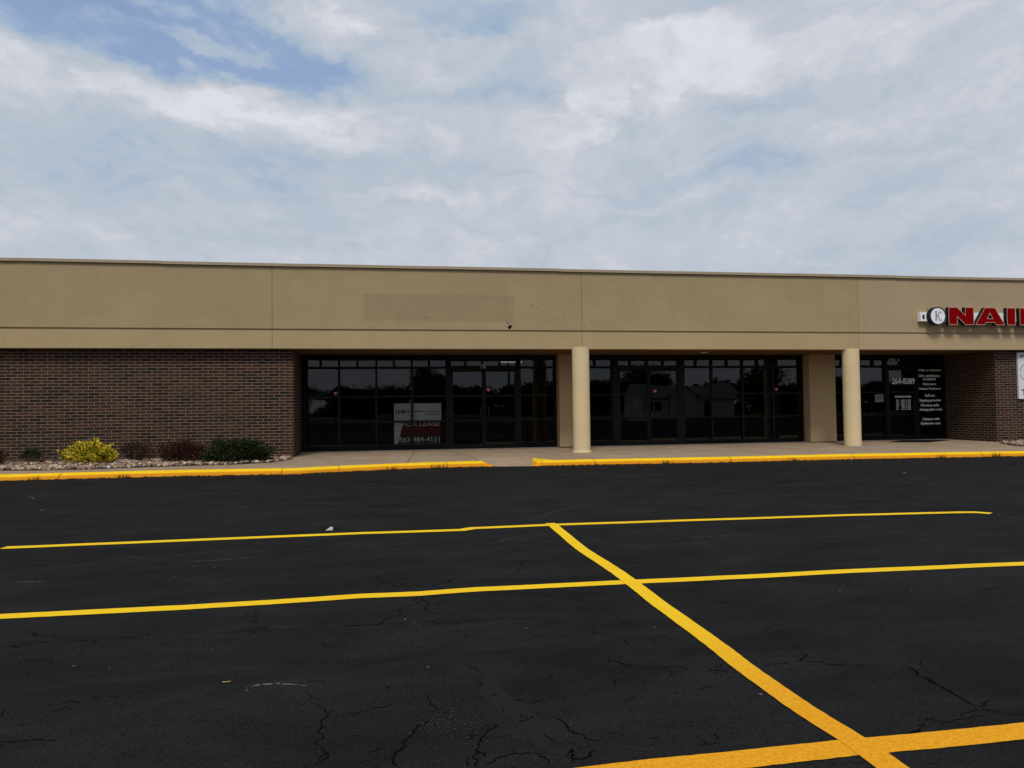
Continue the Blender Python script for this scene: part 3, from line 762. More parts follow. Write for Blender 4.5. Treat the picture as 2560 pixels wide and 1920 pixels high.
# ---------------------------------------------------------------- gravel beds
def inside(P_, x, y):
    c = False; n = len(P_)
    for i in range(n):
        x0, y0 = P_[i]; x1, y1 = P_[(i+1) % n]
        if (y0 > y) != (y1 > y) and x < (x1-x0)*(y-y0)/(y1-y0)+x0: c = not c
    return c
STONES = [(.10, .06, .04), (.14, .09, .06), (.24, .15, .10), (.30, .20, .12), (.20, .13, .09), (.12, .09, .08), (.36, .24, .15), (.62, .55, .47), (.50, .42, .34), (.42, .30, .22), (.34, .27, .22), (.70, .64, .56), (.52, .36, .26), (.30, .25, .23), (.22, .20, .19), (.58, .46, .33), (.66, .60, .55), (.40, .22, .16)]
ico = bmesh.new(); bmesh.ops.create_icosphere(ico, subdivisions=1, radius=1); icv = [v.co.copy() for v in ico.verts]; icf = [tuple(v.index for v in f.verts) for f in ico.faces]; ico.free()
ico = bmesh.new(); bmesh.ops.create_icosphere(ico, subdivisions=2, radius=1); ic2v = [v.co.copy() for v in ico.verts]; ic2f = [tuple(v.index for v in f.verts) for f in ico.faces]; ico.free()
def gravel(P_, n, seed, name, lab):
    bed = MB(); bed.face([(x, y, wz(y)+.012) for x, y in P_])
    rnd = random.Random(seed); m_ = MB(); cols = []
    xs_ = [p[0] for p in P_]; ys_ = [p[1] for p in P_]; k = 0; tries = 0
    while k < n and tries < n*20:
        tries += 1
        x = rnd.uniform(min(xs_), max(xs_)); y = rnd.uniform(min(ys_), max(ys_))
        if not inside(P_, x, y): continue
        k += 1
        r_ = rnd.uniform(.02, .05); sx_, sy_, sz_ = r_*rnd.uniform(.8, 1.5), r_*rnd.uniform(.8, 1.3), r_*rnd.uniform(.5, .9)
        mound = .02+.07*max(0, mnoise.noise(Vector((x*1.3, y*1.3, 4))))+.03*rnd.random()
        rot = Matrix.Rotation(rnd.uniform(0, 6.28), 3, 'Z') @ Matrix.Rotation(rnd.uniform(-.5, .5), 3, 'X'); i0 = len(m_.v)
        for v in icv:
            q = rot @ Vector((v.x*sx_, v.y*sy_, v.z*sz_)); m_.v.append((x+q.x, y+q.y, wz(y)+mound*.7+q.z))
        c = rnd.choice(STONES); b_ = rnd.uniform(.45, 1.2); c = tuple(min(.8, u*b_*q_) for u, q_ in zip(c, (.95, .88, .80)))
        for f_ in icf: m_.f.append(tuple(i0+i for i in f_)); m_.mi.append(0); cols.append(c)
    o = part(name, m_, M_stone, None, smooth=True, cols=cols); tag(o, lab, 'gravel', kind='stuff')
    part('soil', bed, M_bed, o)
    return o
GP = [(-11, 17.9)]+GRAV+[(-2.05, 20.3), (-11, 20.3)]
gravel(GP, 5200, 3, 'river_gravel', 'pale river stones along the foot of the left brick wall')
gravel([(18.25, 20.3), (17.75, 19.75), (17.45, 19.2), (17.1, 18.5), (17.2, 18.1), (18.5, 17.92), (22, 17.9), (22, 20.3)], 1800, 4, 'river_gravel', 'small bed of tan stones below the right brick wall')

# ================================================================ building
B = thing('shopping_centre', 'long low tan stucco and brown brick shopping building with dark recessed shopfronts', 'building', (5, 20.1, 0))
FY, BY, SY, NY = 20.1, 20.35, 22.45, 22.45
KS = 22.45/23.2          # plan scale of the shopfront lists below
kz = lambda z: round(CAM_H+(z-CAM_H)*KS, 4)
ks = lambda L_: [x*KS for x in L_]
Z0, Z1 = 2.87, 4.93
joints = [-16, -2.503, 5.456, 13.587, 30]
ghosts = random.Random(5)
for i in range(4):
    a_, b_ = joints[i]+(.004 if i else 0), joints[i+1]-.004
    m_ = MB(); m_.box(a_, b_, FY, FY+.2, Z0, 3.315); m_.box(a_, b_, FY, FY+.2, 3.365, Z1)
    m_.box(a_, b_, FY+.035, FY+.19, 3.31, 3.37)
    mt = M_fas2 if i == 3 else M_fas
    PANEL_M = m_
    lab_ = ['leftmost tan fascia panel above the brick wall', 'tan fascia panel with the faded rectangle of a removed sign', 'tan fascia panel above the middle shopfront', 'slightly lighter fascia panel behind the red sign letters'][i]
    d = m_; spots = []
    if i == 1: spots = [(-.25+ghosts.uniform(.9, 3.8), ghosts.choice([3.66, 3.68, 3.72, 3.82, 3.92, 4.02, 4.07])) for _ in range(34)]+[(3.85, 4.32), (4.1, 4.02), (4.25, 3.95), (4.4, 4.06), (3.9, 3.75), (4.6, 3.66), (4.7, 4.4), (4.95, 3.7), (4.8, 4.1), (4.98, 4.02), (5.2, 4.12), (5.2, 3.75)]
    if i == 2: spots = [(5.8, 4.05), (6.2, 4.38), (5.7, 3.62), (6.0, 3.7), (6.7, 3.66), (6.9, 4.2), (7.4, 3.65), (7.7, 4.28), (7.8, 3.72), (8.4, 4.2), (9.6, 4.05), (9.7, 3.65), (12.3, 4.7), (12.4, 4.62), (13.3, 4.2)]
    for (x, z) in spots:
        r_ = ghosts.uniform(.012, .045); i0 = len(d.v); z += ghosts.uniform(-.03, .03)
        for v in ic2v:
            k_ = 1+.35*mnoise.noise(v*2+Vector((x, z, 0))); d.v.append((x+v.x*r_*k_*ghosts.uniform(1, 1.15), FY+v.y*.007, z+v.z*r_*k_*.8))
        for f_ in ic2f: d.f.append(tuple(i0+q for q in f_)); d.mi.append(1)
    p = part('fascia_panel', m_, [mt, M_dent], B, lab_, bevel=.003)
    if i == 1:
        h = MB(); h.face([(3.47, FY-.004, 3.40), (3.50, FY-.004, 3.385), (3.56, FY-.004, 3.445), (3.545, FY-.004, 3.50), (3.50, FY-.004, 3.495), (3.44, FY-.004, 3.435)][::1])
        h.tube([(3.447, FY-.003, 3.545), (3.447, FY+.03, 3.545)], .02, 10); part('hole', h, M_hole, p)
        sm_ = MB(); sm_.box(3.5, 4.1, FY-.002, FY+.01, 3.265, 3.272); part('scratch', sm_, M_fas2, p)
m_ = MB(); m_.box(-16, 30, FY+.21, FY+.40, Z0+.01, Z1-.01); part('parapet', m_, M_fas, B)
cx = [-16, -11.6, -8.35, -5.087, -1.68, 1.62, 4.88, 8.19, 11.5, 14.8, 18.1, 21.4, 30]
for i in range(len(cx)-1):
    m_ = MB(); dz = .004*((i*7) % 3-1)
    m_.box(cx[i]-.015, cx[i+1]+.015-.0, FY-.045-.002*(i % 2), FY+.46, Z1+.006+dz, 5.0+dz); m_.box(cx[i]-.01, cx[i+1]+.01, FY-.058-.002*(i % 2), FY-.03, Z1-.004+dz, Z1+.010+dz)
    part('coping', m_, M_cop, B, bevel=.003)
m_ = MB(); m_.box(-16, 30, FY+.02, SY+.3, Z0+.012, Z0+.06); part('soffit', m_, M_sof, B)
m_ = MB(); m_.box(-16, -2.02, BY, BY+.25, SW-.1, Z0+.008, 0); m_.box(-2.27, -2.012, BY+.004, 23.3, SW-.1, Z0+.006, 1)
# front face brick, recess return brick
part('brick_wall', m_, [M_brick, M_bside], B, 'long brown brick wall on the left')
m_ = MB(); m_.box(18.2, 30, BY, BY+.25, SW-.1, Z0+.008, 0); m_.box(18.192, 18.45, BY+.004, 23.3, SW-.1, Z0+.006, 1)
part('brick_wall', m_, [M_brick, M_bside], B, 'darker brown brick wall at the right edge')
for x, y, lab in ((5.34, 19.86+.0, 'round tan column in the middle of the front'), (13.375, 20.2, 'round tan column at the right shopfront')):
    cr_ = .225 if x < 6 else .232
    m_ = MB(); m_.lathe(x, y, [(cr_, SW-.02), (cr_, Z0+.02)], 64)
    c = part('column', m_, M_col, B, lab, smooth=True)
    if x < 6:
        r_ = MB(); r_.lathe(x, y, [(.225, SW-.02), (.252, SW), (.252, SW+.055), (.238, SW+.072), (.225, SW+.076)], 64); part('base_ring', r_, M_col, c, smooth=True)
m_ = MB(); m_.box(PIER1[0], PIER1[1], 22.1, SY+.1, SW+.06, Z0+.008); m_.box(PIER1[0]+.03, PIER1[1]-.03, 22.13, SY, SW-.02, SW+.055, 1); part('pier', m_, [M_pier, M_hole], B, 'square tan pier behind the middle column', bevel=.008)
m_ = MB(); m_.box(PIER2[0], PIER2[1], 22.1, SY+.3, SW+.06, Z0+.008); m_.box(PIER2[0]+.03, PIER2[1]-.03, 22.13, SY, SW-.02, SW+.055, 1); part('pier', m_, [M_pier, M_hole], B, 'square tan pier left of the right column', bevel=.008)
# shell: roof, back, side, interior
m_ = MB(); m_.box(-16, 30, FY+.4, 48, 4.3, 4.5); part('roof', m_, M_roof, B)
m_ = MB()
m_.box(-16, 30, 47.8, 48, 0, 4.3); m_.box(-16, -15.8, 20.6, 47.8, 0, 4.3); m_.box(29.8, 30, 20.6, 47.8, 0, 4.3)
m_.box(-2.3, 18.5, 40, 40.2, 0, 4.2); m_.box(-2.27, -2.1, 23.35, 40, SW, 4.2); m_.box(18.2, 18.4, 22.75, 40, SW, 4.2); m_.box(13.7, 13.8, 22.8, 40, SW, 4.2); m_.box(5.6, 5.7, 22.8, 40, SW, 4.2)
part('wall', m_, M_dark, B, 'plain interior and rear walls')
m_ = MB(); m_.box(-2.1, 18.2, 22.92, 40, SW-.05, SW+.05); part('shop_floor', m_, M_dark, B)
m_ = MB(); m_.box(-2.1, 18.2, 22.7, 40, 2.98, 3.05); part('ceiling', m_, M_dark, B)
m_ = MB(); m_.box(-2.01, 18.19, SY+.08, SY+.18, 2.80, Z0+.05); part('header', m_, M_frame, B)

SD = SW+.043            # level of the sidewalk at the shopfront
rp = random.Random(11)
def pane(par, x0, x1, z0, z1, y):
    m_ = MB(); a_, b_ = rp.uniform(-.0022, .0022), rp.uniform(-.0022, .0022); xm, zm = (x0+x1)/2, (z0+z1)/2
    f_ = lambda x, z: (x, y+.03+(x-xm)*a_+(z-zm)*b_, z)
    m_.face([f_(x0, z0), f_(x1, z0), f_(x1, z1), f_(x0, z1)]); return part('pane', m_, M_glass, par)
MW = .03   # half mullion
def window(xs_, y, zs=(.318, .976, 1.691, 2.475), tr=(2.543, 2.736), trx=None, base=True, lab=None):
    """storefront bay: verticals at xs_, horizontals at zs, transom row with its own dividers"""
    m_ = MB(); x0, x1 = xs_[0], xs_[-1]; d0, d1 = y-.03, y+.07
    for x in xs_: m_.box(x-MW, x+MW, d0, d1, SD, zs[-1]+.02)
    for z in zs[1:-1]:
        for a_, b_ in zip(xs_[:-1], xs_[1:]): m_.box(a_+MW, b_-MW, d0+.012, d1-.01, z-.024, z+.024)
    for a_, b_ in zip(xs_[:-1], xs_[1:]): m_.box(a_+MW, b_-MW, d0-.012, d1-.01, zs[0]-.03, zs[0]+.012)
    m_.box(x0-MW, x1+MW, d0+.004, d1-.004, zs[-1]+.02, tr[0]); m_.box(x0-MW, x1+MW, d0, d1, tr[1], 2.882)
    for x in trx: m_.box(x-MW, x+MW, d0+.002, d1-.002, tr[0], tr[1])
    w = part('shop_window', m_, M_frame, B, lab)
    bm_ = MB()
    for a_, b_ in zip(xs_[:-1], xs_[1:]): bm_.box(a_+MW, b_-MW, y-.01, y+.05, SD+.0, zs[0]-.03)
    part('base_panel', bm_, M_frame2, w)
    for a_, b_ in zip(xs_[:-1], xs_[1:]):
        for z0, z1 in zip(zs[:-1], zs[1:]): pane(w, a_+MW, b_-MW, z0, z1, y)
    T = trx
    for a_, b_ in zip(T[:-1], T[1:]): pane(w, a_+MW, b_-MW, tr[0], tr[1], y)
    return w
def doors(x0, xm, x1, y, trx, labs, top=2.436, tr=(2.562, 2.698), mids=(.976, 1.69), handle=True, jw=.04):
    fr = MB()
    fr.box(x0-2*jw, x0, y-.05, y+.08, SD, 2.885); fr.box(x1, x1+2*jw, y-.05, y+.08, SD, 2.885)
    fr.box(x0, x1, y-.03, y+.07, top+.01, tr[0]); fr.box(x0, x1, y-.03, y+.07, tr[1], 2.884); fr.box(x0, x1, y-.06, y+.08, SD+.012, SD+.028)
    for x in trx[1:-1]: fr.box(x-MW, x+MW, y-.028, y+.068, tr[0], tr[1])
    f_ = part('door_frame', fr, M_frame, B)
    for a_, b_ in zip(trx[:-1], trx[1:]): pane(f_, a_+MW, b_-MW, tr[0], tr[1], y)
    leafs = [(x0+.004, xm-.004, 1), (xm+.004, x1-.004, -1)] if xm else [(x0+.004, x1-.004, 1)]
    for (a_, b_, sd_), lab in zip(leafs, labs):
        m_ = MB(); sw = .055
        m_.box(a_, a_+sw, y-.042, y+.005, SD+.036, top); m_.box(b_-sw, b_, y-.042, y+.005, SD+.036, top)
        m_.box(a_+sw, b_-sw, y-.04, y+.003, top-.05, top); m_.box(a_+sw, b_-sw, y-.04, y+.003, SD+.036, .290)
        for z in mids: m_.box(a_+sw, b_-sw, y-.038, y, z-.03, z+.03)
        d = part('door', m_, M_frame, B, lab, bevel=.002)
        for z0, z1 in ((.290, mids[0]-.03), (mids[0]+.03, mids[1]-.03), (mids[1]+.03, top-.05)): pane(d, a_+sw, b_-sw, z0, z1, y-.04)
        if handle:
            hx = b_-.03 if sd_ > 0 else a_+.03; o_ = -.09*sd_
            h = MB(); h.tube([(hx, y-.04, 1.385), (hx+o_*.6, y-.10, 1.385), (hx+o_, y-.12, 1.37), (hx+o_, y-.12, 1.12), (hx+o_*.6, y-.10, 1.09), (hx, y-.04, 1.09)], .012, 8)
            part('handle', h, M_metal, d, smooth=True)
window(ks([-1.99, -1.015, .05, 1.09, 2.12]), SY, trx=ks([-1.99, -1.54, -1.015, -.49, .05, .57, 1.09, 1.60, 2.12]), lab='wide dark window with the lease banner behind it')
doors(2.24*KS, 3.23*KS, 4.22*KS, SY, ks([2.21, 2.68, 3.19, 3.72, 4.25]), ['left leaf of the double door numbered 176', 'right leaf of the double door numbered 176'])
window(ks([4.33, 5.40]), SY, trx=ks([4.33, 4.86, 5.40]), lab='narrow dark window between double door and pier')
window(ks([6.33, 7.235]), SY, trx=ks([6.33, 6.68, 7.235]), lab='dark window just right of the middle column')
doors(7.42*KS, 8.40*KS, 9.38*KS, SY, ks([7.39, 7.82, 8.37, 8.89, 9.41]), ['left leaf of the double door right of the middle column', 'right leaf of the double door right of the middle column'], jw=.075)
window(ks([9.565, 10.50, 11.545, 12.59, 13.58]), SY, trx=ks([9.565, 9.98, 10.50, 11.02, 11.545, 12.05, 12.59, 13.58]), zs=(.285, .976, 1.691, 2.475), lab='wide empty dark window left of the right pier')
window([PIER2[1]+.035, 15.15, 16.04], NY, trx=[PIER2[1]+.035, 14.55, 15.15, 15.62, 16.04], lab='dark window with a paper notice')
doors(16.11, None, 17.10, NY, [16.08, 16.6, 17.13], ['glass door with the white telephone number'])
window([17.2, 18.16], NY, zs=(.285, .60, 2.475), trx=[17.2, 18.16], lab='dark window lettered with the list of nail services')

# ================================================================ lamps under the canopy
for (x, y, lab, mt) in ((-.543, 21.48, 'round recessed canopy light nearest the left brick wall', M_hole), (1.76, 21.6, 'dark recessed canopy light left of door 176', M_hole), (3.98, 21.65, 'dark recessed canopy light between door 176 and the column', M_hole), (9.455, 21.36, 'pale recessed canopy light above the middle double door', M_white)):
    t = thing('recessed_light', lab, 'light', (x, y, Z0), 'recessed lights under the canopy')
    m_ = MB(); m_.lathe(x, y, [(.10, Z0+.014), (.105, Z0-.004), (.075, Z0-.006), (.07, Z0+.008)], 28); part('trim_ring', m_, M_sof if mt is M_hole else M_white, t, smooth=True)
    m_ = MB(); m_.lathe(x, y, [(.072, Z0+.004), (.04, Z0+.0075), (.0005, Z0+.008)], 28); part('lens', m_, mt, t, smooth=True)
t = thing('tube_light', 'lit fluorescent strip light seen through the transom right of door 176', 'light', (4.35, 25, 2.83))
m_ = MB(); m_.box(3.95, 4.75, 24.92, 25.08, 2.86, 2.97); part('housing', m_, M_frame2, t, bevel=.01)
em = Mat('tube_glow').set(.5); em.b.inputs['Emission Color'].default_value = (.95, .95, .75, 1); em.b.inputs['Emission Strength'].default_value = .2; em.base((.6, .6, .5))
m_ = MB(); m_.tube([(3.98, 25, 2.825), (4.72, 25, 2.825)], .022, 12); m_.box(3.965, 3.985, 24.97, 25.03, 2.79, 2.87); m_.box(4.715, 4.735, 24.97, 25.03, 2.79, 2.87); part('tube', m_, em.m, t)

# ================================================================ signs
sg = thing('shop_sign', 'red channel letter sign with a round K logo on the right fascia', 'sign', (17.5, 19.95, 3.55))
yb, yf = 19.955, 19.82
m_ = MB(); m_.box(15.46, 20.5, yb, FY-.002, 3.675, 3.935); part('raceway', m_, M_disc, sg, bevel=.008)
m_ = MB(); m_.box(15.52, 15.58, yb-.008, yb, 3.74, 3.86); part('vent_plate', m_, M_signside, sg)
t_ = MB(); t_.box(15.79, 15.90, FY-.012, FY+.0, 4.0, 4.285); part('bracket', t_, M_fas2, sg, 'upper mounting strip above the round logo'); t_ = MB(); t_.box(15.80, 15.91, FY-.03, FY, 3.33, 3.40)
part('bracket', t_, M_fas2, sg)
# the round logo
cx_, cz_, r_ = 15.905, 3.815, .262
def disc(y0, y1, ra, rb=0, n=64):
    m = MB(); i0 = 0
    for y in (y0, y1):
        for rr in ((ra, rb) if rb else (ra,)):
            for j in range(n): m.v.append((cx_+rr*math.cos(2*math.pi*j/n), y, cz_+rr*math.sin(2*math.pi*j/n)))
    k = 2 if rb else 1
    for j in range(n):
        j2 = (j+1) % n
        if rb:
            m.f += [(j, j2, n+j2, n+j), (j, 2*n+j, 2*n+j2, j2), (2*n+j, 3*n+j, 3*n+j2, 2*n+j2), (n+j, n+j2, 3*n+j2, 3*n+j)]; m.mi += [0]*4
        else: m.f.append((j, n+j, n+j2, j2)); m.mi.append(0)
    if not rb: m.f.append(tuple(range(n))); m.f.append(tuple(range(n, 2*n))[::-1]); m.mi += [0, 0]
    return m
lg = part('logo_drum', disc(yf, yb, r_), M_signside, sg)
part('logo_face', disc(yf-.006, yf-.001, r_-.045), M_disc, lg)
part('logo_rim', disc(yf-.014, yf+.01, r_+.002, r_-.028), M_navy, lg)
part('logo_trim', disc(yf-.010, yf+.01, r_-.028, r_-.044), M_grey, lg)
k_ = MB(); y_ = yf-.009
for dx in (-.075, -.052, -.036): k_.box(cx_+dx-.005, cx_+dx+.005, y_, y_+.004, cz_-.125, cz_+.125)
k_.box(cx_-.105, cx_-.008, y_, y_+.004, cz_+.122, cz_+.13); k_.box(cx_-.105, cx_-.008, y_, y_+.004, cz_-.13, cz_-.122)
k_.tube([(cx_-.036, y_, cz_-.02), (cx_+.0, y_, cz_+.03), (cx_+.035, y_, cz_+.10), (cx_+.075, y_, cz_+.125), (cx_+.105, y_, cz_+.105), (cx_+.10, y_, cz_+.07), (cx_+.075, y_, cz_+.07)], .009, 6)
k_.tube([(cx_-.005, y_, cz_+.02), (cx_+.025, y_, cz_-.04), (cx_+.05, y_, cz_-.11), (cx_+.085, y_, cz_-.128), (cx_+.115, y_, cz_-.115)], .010, 6)
M_wine = plain('logo_wine', (.16, .05, .06), .5); part('logo_letter', k_, M_wine, lg)
def letter(polys, x0, wd, z0, h, y0, y1, lab):
    """channel letter: dark returns, a pale trim edge and a red face; polys share edges"""
    bm = bmesh.new(); vs = {}
    def V(p):
        if p not in vs: vs[p] = bm.verts.new((x0+p[0]*wd, y0, z0+p[1]*h))
        return vs[p]
    fs = [bm.faces.new([V(p) for p in P_]) for P_ in polys]
    bmesh.ops.recalc_face_normals(bm, faces=fs)
    for f_ in fs:
        f_.normal_update()
        if f_.normal.y > 0: f_.normal_flip()
    res = bmesh.ops.inset_region(bm, faces=fs, thickness=.013, use_even_offset=True, use_boundary=True)
    for f_ in bm.faces: f_.material_index = 0
    for f_ in res['faces']: f_.material_index = 1
    front = list(bm.faces); be = [e_ for e_ in bm.edges if e_.is_boundary]
    r2 = bmesh.ops.extrude_edge_only(bm, edges=be)
    nv = [g for g in r2['geom'] if isinstance(g, bmesh.types.BMVert)]
    for v in nv: v.co.y = y1
    for g in r2['geom']:
        if isinstance(g, bmesh.types.BMFace): g.material_index = 2
    for f_ in fs:
        pass
    me = bpy.data.meshes.new('letter'); of = offset_of(sg)
    for v in bm.verts: v.co -= of
    bm.to_mesh(me); bm.free()
    for m in (M_signred, M_trim, M_signside): me.materials.append(m)
    o = bpy.data.objects.new('letter', me); COL.objects.link(o); o.parent = sg; o['label'] = lab; return o
zb_, hh = 3.565, .51
Np = [[(0, 0), (.345, 0), (.345, .44), (.345, 1), (0, 1)], [(.345, .44), (.655, 0), (.655, .56), (.345, 1)], [(.655, 0), (1, 0), (1, 1), (.655, 1), (.655, .56)]]
letter(Np, 16.257, .825, zb_, hh, yf, yb-.002, 'red letter N')
Ap = [[(0, 0), (.31, 0), (.365, .14), (.42, .37), (.5, .66), (.5, 1), (.335, 1)], [(.365, .14), (.65, .14), (.585, .37), (.42, .37)], [(.65, .14), (.71, 0), (1, 0), (.68, 1), (.5, 1), (.5, .66), (.585, .37)]]
letter(Ap, 17.12, .985, zb_, hh, yf, yb-.002, 'red letter A')
letter([[(0, 0), (1, 0), (1, 1), (0, 1)]], 18.175, .285, zb_, hh, yf, yb-.002, 'red letter I')
letter([[(0, 0), (.45, 0), (.45, .26), (.45, 1), (0, 1)], [(.45, 0), (1, 0), (1, .26), (.45, .26)]], 18.60, .62, zb_, hh, yf, yb-.002, 'red letter L')
letter([[(0, 0), (1, 0), (1, .2), (0, .2)], [(.62, .2), (1, .2), (1, .4), (.62, .4)], [(0, .4), (.62, .4), (1, .4), (1, .6), (.38, .6), (0, .6)], [(0, .6), (.38, .6), (.38, .8), (0, .8)], [(0, .8), (.38, .8), (1, .8), (1, 1), (0, 1)]], 19.30, .62, zb_, hh, yf, yb-.002, 'red letter S')

ps = thing('wall_sign', 'white rectangular sign board on the right brick wall, cut by the picture edge', 'sign', (19.6, 20.3, 1.42))
m_ = MB(); m_.box(18.935, 20.3, 20.30, 20.345, 1.43, 2.79); part('board', m_, M_poster, ps, bevel=.006)
tm = MB(); tm.box(18.925, 18.94, 20.29, 20.347, 1.42, 2.80); tm.box(18.94, 20.3, 20.29, 20.347, 1.415, 1.43); tm.box(18.94, 20.3, 20.29, 20.347, 2.79, 2.802); part('edge_trim', tm, M_edge if False else M_poster, ps)
part('lettering', text_mb('\u201cT', (19.0, 19.32, 2.50, 2.75), 20.298, .003, .012), M_black, ps); part('lettering', text_mb('TI', (19.02, 19.26, 1.52, 1.70), 20.298, .003, .012), M_black, ps)
ar = MB()
for cz0, a0, a1 in ((2.28, 100, 200), (2.14, 170, 265)):
    ar.tube([(19.22+.2*math.cos(R(q)), 20.297, cz0+.17*math.sin(R(q))) for q in range(a0, a1, 8)], .006, 5)
part('emblem', ar, M_black, ps)

# lease banner inside the glass
bn = thing('lease_banner', 'white and red FOR LEASE banner standing behind the left shop window', 'banner', (1.22, 22.56, .15))
YB = 22.56
m_ = MB(); m_.box(BAN[0], BAN[1], YB, YB+.006, BAN[2]-.12, BAN[3]); part('sheet', m_, M_white, bn)
zc = .968
def quad(m, pts, y): m.face([(x, y, z) for x, z in pts])
m_ = MB(); quad(m_, [(x*KS, z) for x, z in ((.62, .13), (BAN[1]/KS, .13), (BAN[1]/KS, zc), (.83, zc))], YB-.002); part('dark_field', m_, M_black, bn)
m_ = MB(); quad(m_, [(x*KS, z) for x, z in ((.745, .593), (1.925, .593), (1.925, zc-.005), (.835, zc-.005))], YB-.004); part('red_field', m_, M_bred, bn)
x0, x1, z0, z1 = NAIL_
m_ = text_mb('N', (x0, x0+.10, z0, z1-.03), YB-.003, .002, .03)
m_.face([(x0+.095, YB-.004, z0), (x0+.12, YB-.004, z0), (x0+.205, YB-.004, z1+.02), (x0+.195, YB-.004, z1+.02)]); m_.box(x0+.168, x0+.195, YB-.005, YB-.003, z0, z1-.03); m_.box(x0+.13, x0+.168, YB-.005, YB-.003, z0+.03, z0+.048); m_.box(x0+.205, x1, YB-.005, YB-.003, z0, z1-.03)
part('agency_logo', m_, M_black, bn)
for s_, bx, bo in (('Ruhl Commercial', RUHL, .03), ('Company', RUHL2, .02), ('Commercial Real Estate Services, Worldwide.', RTAG, 0), ('LANGAN', LANG, .0), ('& HADJIS', HADJ, .0)): part('text_line', text_mb(s_, bx, YB-.003, .002, bo), M_black, bn)
for s_, bx, bo in (('563-484-4151', BPH, .02), ('CALL SHAWN LANGAN', (CALL[0], CALL[1], .26, .36), .005), ('FOR LEASE', FORL, .015)): part('text_line', text_mb(s_, bx, YB-.006, .002, bo), M_white, bn)
for x in ks((.60, 1.13, 1.62, 1.90)): part('grommet', MB().tube([(x, YB-.008, 1.46), (x, YB+.001, 1.46)], .014, 10), M_metal, bn)
# security stickers
for x, z, y, lab, sc in ((-1.116, 1.80, SY+.02, 'small red shield sticker on the leftmost window of the storefront', .056), (3.36, 1.875, SY-.052, 'small red heart-shaped sticker on the right leaf of door 176', .056), (8.60, 1.795, SY-.052, 'small red shield sticker on the middle double door', .053), (12.72, 1.82, SY+.02, 'small red shield sticker on the window left of the right pier', .05)):
    x *= KS; z = kz(z); sc *= KS
    t = thing('security_sticker', lab, 'sticker', (x, y, z), 'red security stickers on the glass')
    sh = [(-1, .75), (-.55, 1), (0, .8), (.55, 1), (1, .75), (1, 0), (.55, -.65), (0, -1.15), (-.55, -.65), (-1, 0)]
    m_ = MB(); m_.v = [(x+a_*sc, y, z+b_*sc) for a_, b_ in sh]+[(x+a_*sc, y+.002, z+b_*sc) for a_, b_ in sh]; n = len(sh)
    m_.f = [tuple(range(n))]+[tuple(range(n, 2*n))[::-1]]+[(j, n+j, n+(j+1) % n, (j+1) % n) for j in range(n)]; m_.mi = [0]*len(m_.f); part('shield', m_, M_sred, t)
    m_ = MB(); m_.box(x-.8*sc, x+.8*sc, y-.002, y-.0005, z+.45*sc, z+.8*sc); m_.box(x-.8*sc, x+.8*sc, y-.002, y-.0005, z-.25*sc, z+.05*sc); part('band', m_, M_pink, t)
def decal(name, m_, mt, lab, cat, loc, th=None): return single(name, m_, mt, lab, cat, loc)
GY = NY-.046
m_ = text_mb('264-8389', PHONE, GY-.002, .002, .015); decal('phone_number', m_, M_decal, 'large white telephone number 264-8389 on the nail shop door', 'lettering', (PHONE[0], GY, PHONE[2]))
bh = thing('business_hours', 'white BUSINESS HOURS table lettered on the nail shop door', 'lettering', (HTABLE[0], GY, HTABLE[2]))
part('heading', text_mb('BUSINESS HOURS', BHOURS, GY-.002, .002, .02), M_decal, bh)
h0, h1, hz0, hz1 = HTABLE; rows = [('MON.', '10:00', 'to', '6:30'), ('TUES.', '10:00', 'to', '6:30'), ('WED.', '10:00', 'to', '6:30'), ('THUR.', '10:00', 'to', '6:30'), ('FRI.', '10:00', 'to', '6:30'), ('SAT.', '9:00', 'to', '5:30'), ('SUN.', '11:00', 'to', '5:00')]
st_ = (hz1-hz0)/7
for i, rw in enumerate(rows):
    m_ = MB()
    zt = hz1-i*st_; zb2 = zt-st_*.68; Wd = h1-h0
    for s_, a_, b_ in zip(rw, (0, .33 if len(rw[1]) > 4 else .40, .66, .80), (.22 if len(rw[0]) > 4 else .18, .58, .745, 1.0)): text_mb(s_, (h0+a_*Wd, h0+b_*Wd, zb2, zt), GY-.002, .002, .02, mb=m_)
    part('hours_row', m_, M_decal, bh)
GW = NY+.026
sv = thing('service_list', 'white list of nail services from walk in welcome to eyebrow wax on the window', 'lettering', (17.25, GW, .6))
for s_, bx in SERV: part('text_line', text_mb(s_, bx, GW, .002, .03), M_decal, sv)
m_ = text_mb('1760  A', NUMB, NY-.032, .003, .01); decal('house_number', m_, M_grey, 'faint unit number with letter A above the nail shop door', 'house number', (NUMB[0], NY-.03, NUMB[2]))
m_ = text_mb('176', NUMA, SY-.05, .003, .005); decal('house_number', m_, M_grey, 'grey number 176 above the left double door', 'house number', (NUMA[0], SY-.05, NUMA[2]))
pn = thing('paper_notice', 'white sheet of paper taped inside the window left of the nail shop door', 'notice', (PAPER[0], NY+.034, PAPER[2]))
m_ = MB(); m_.box(PAPER[0], PAPER[1], NY+.034, NY+.036, PAPER[2], PAPER[3]); part('sheet', m_, M_white, pn)
m_ = MB()
for i, (a_, b_) in enumerate(((.25, .75), (.15, .85), (.3, .7), (.12, .88), (.12, .8))):
    z = PAPER[3]-.04-.035*i; m_.box(PAPER[0]+a_*.3, PAPER[0]+b_*.3, NY+.032, NY+.0335, z, z+.010)
part('print', m_, M_black, pn)
m_ = MB(); mc = [(15.35, 21.35), (16.35, 20.9), (17.75, 21.75), (16.4, 22.15)]
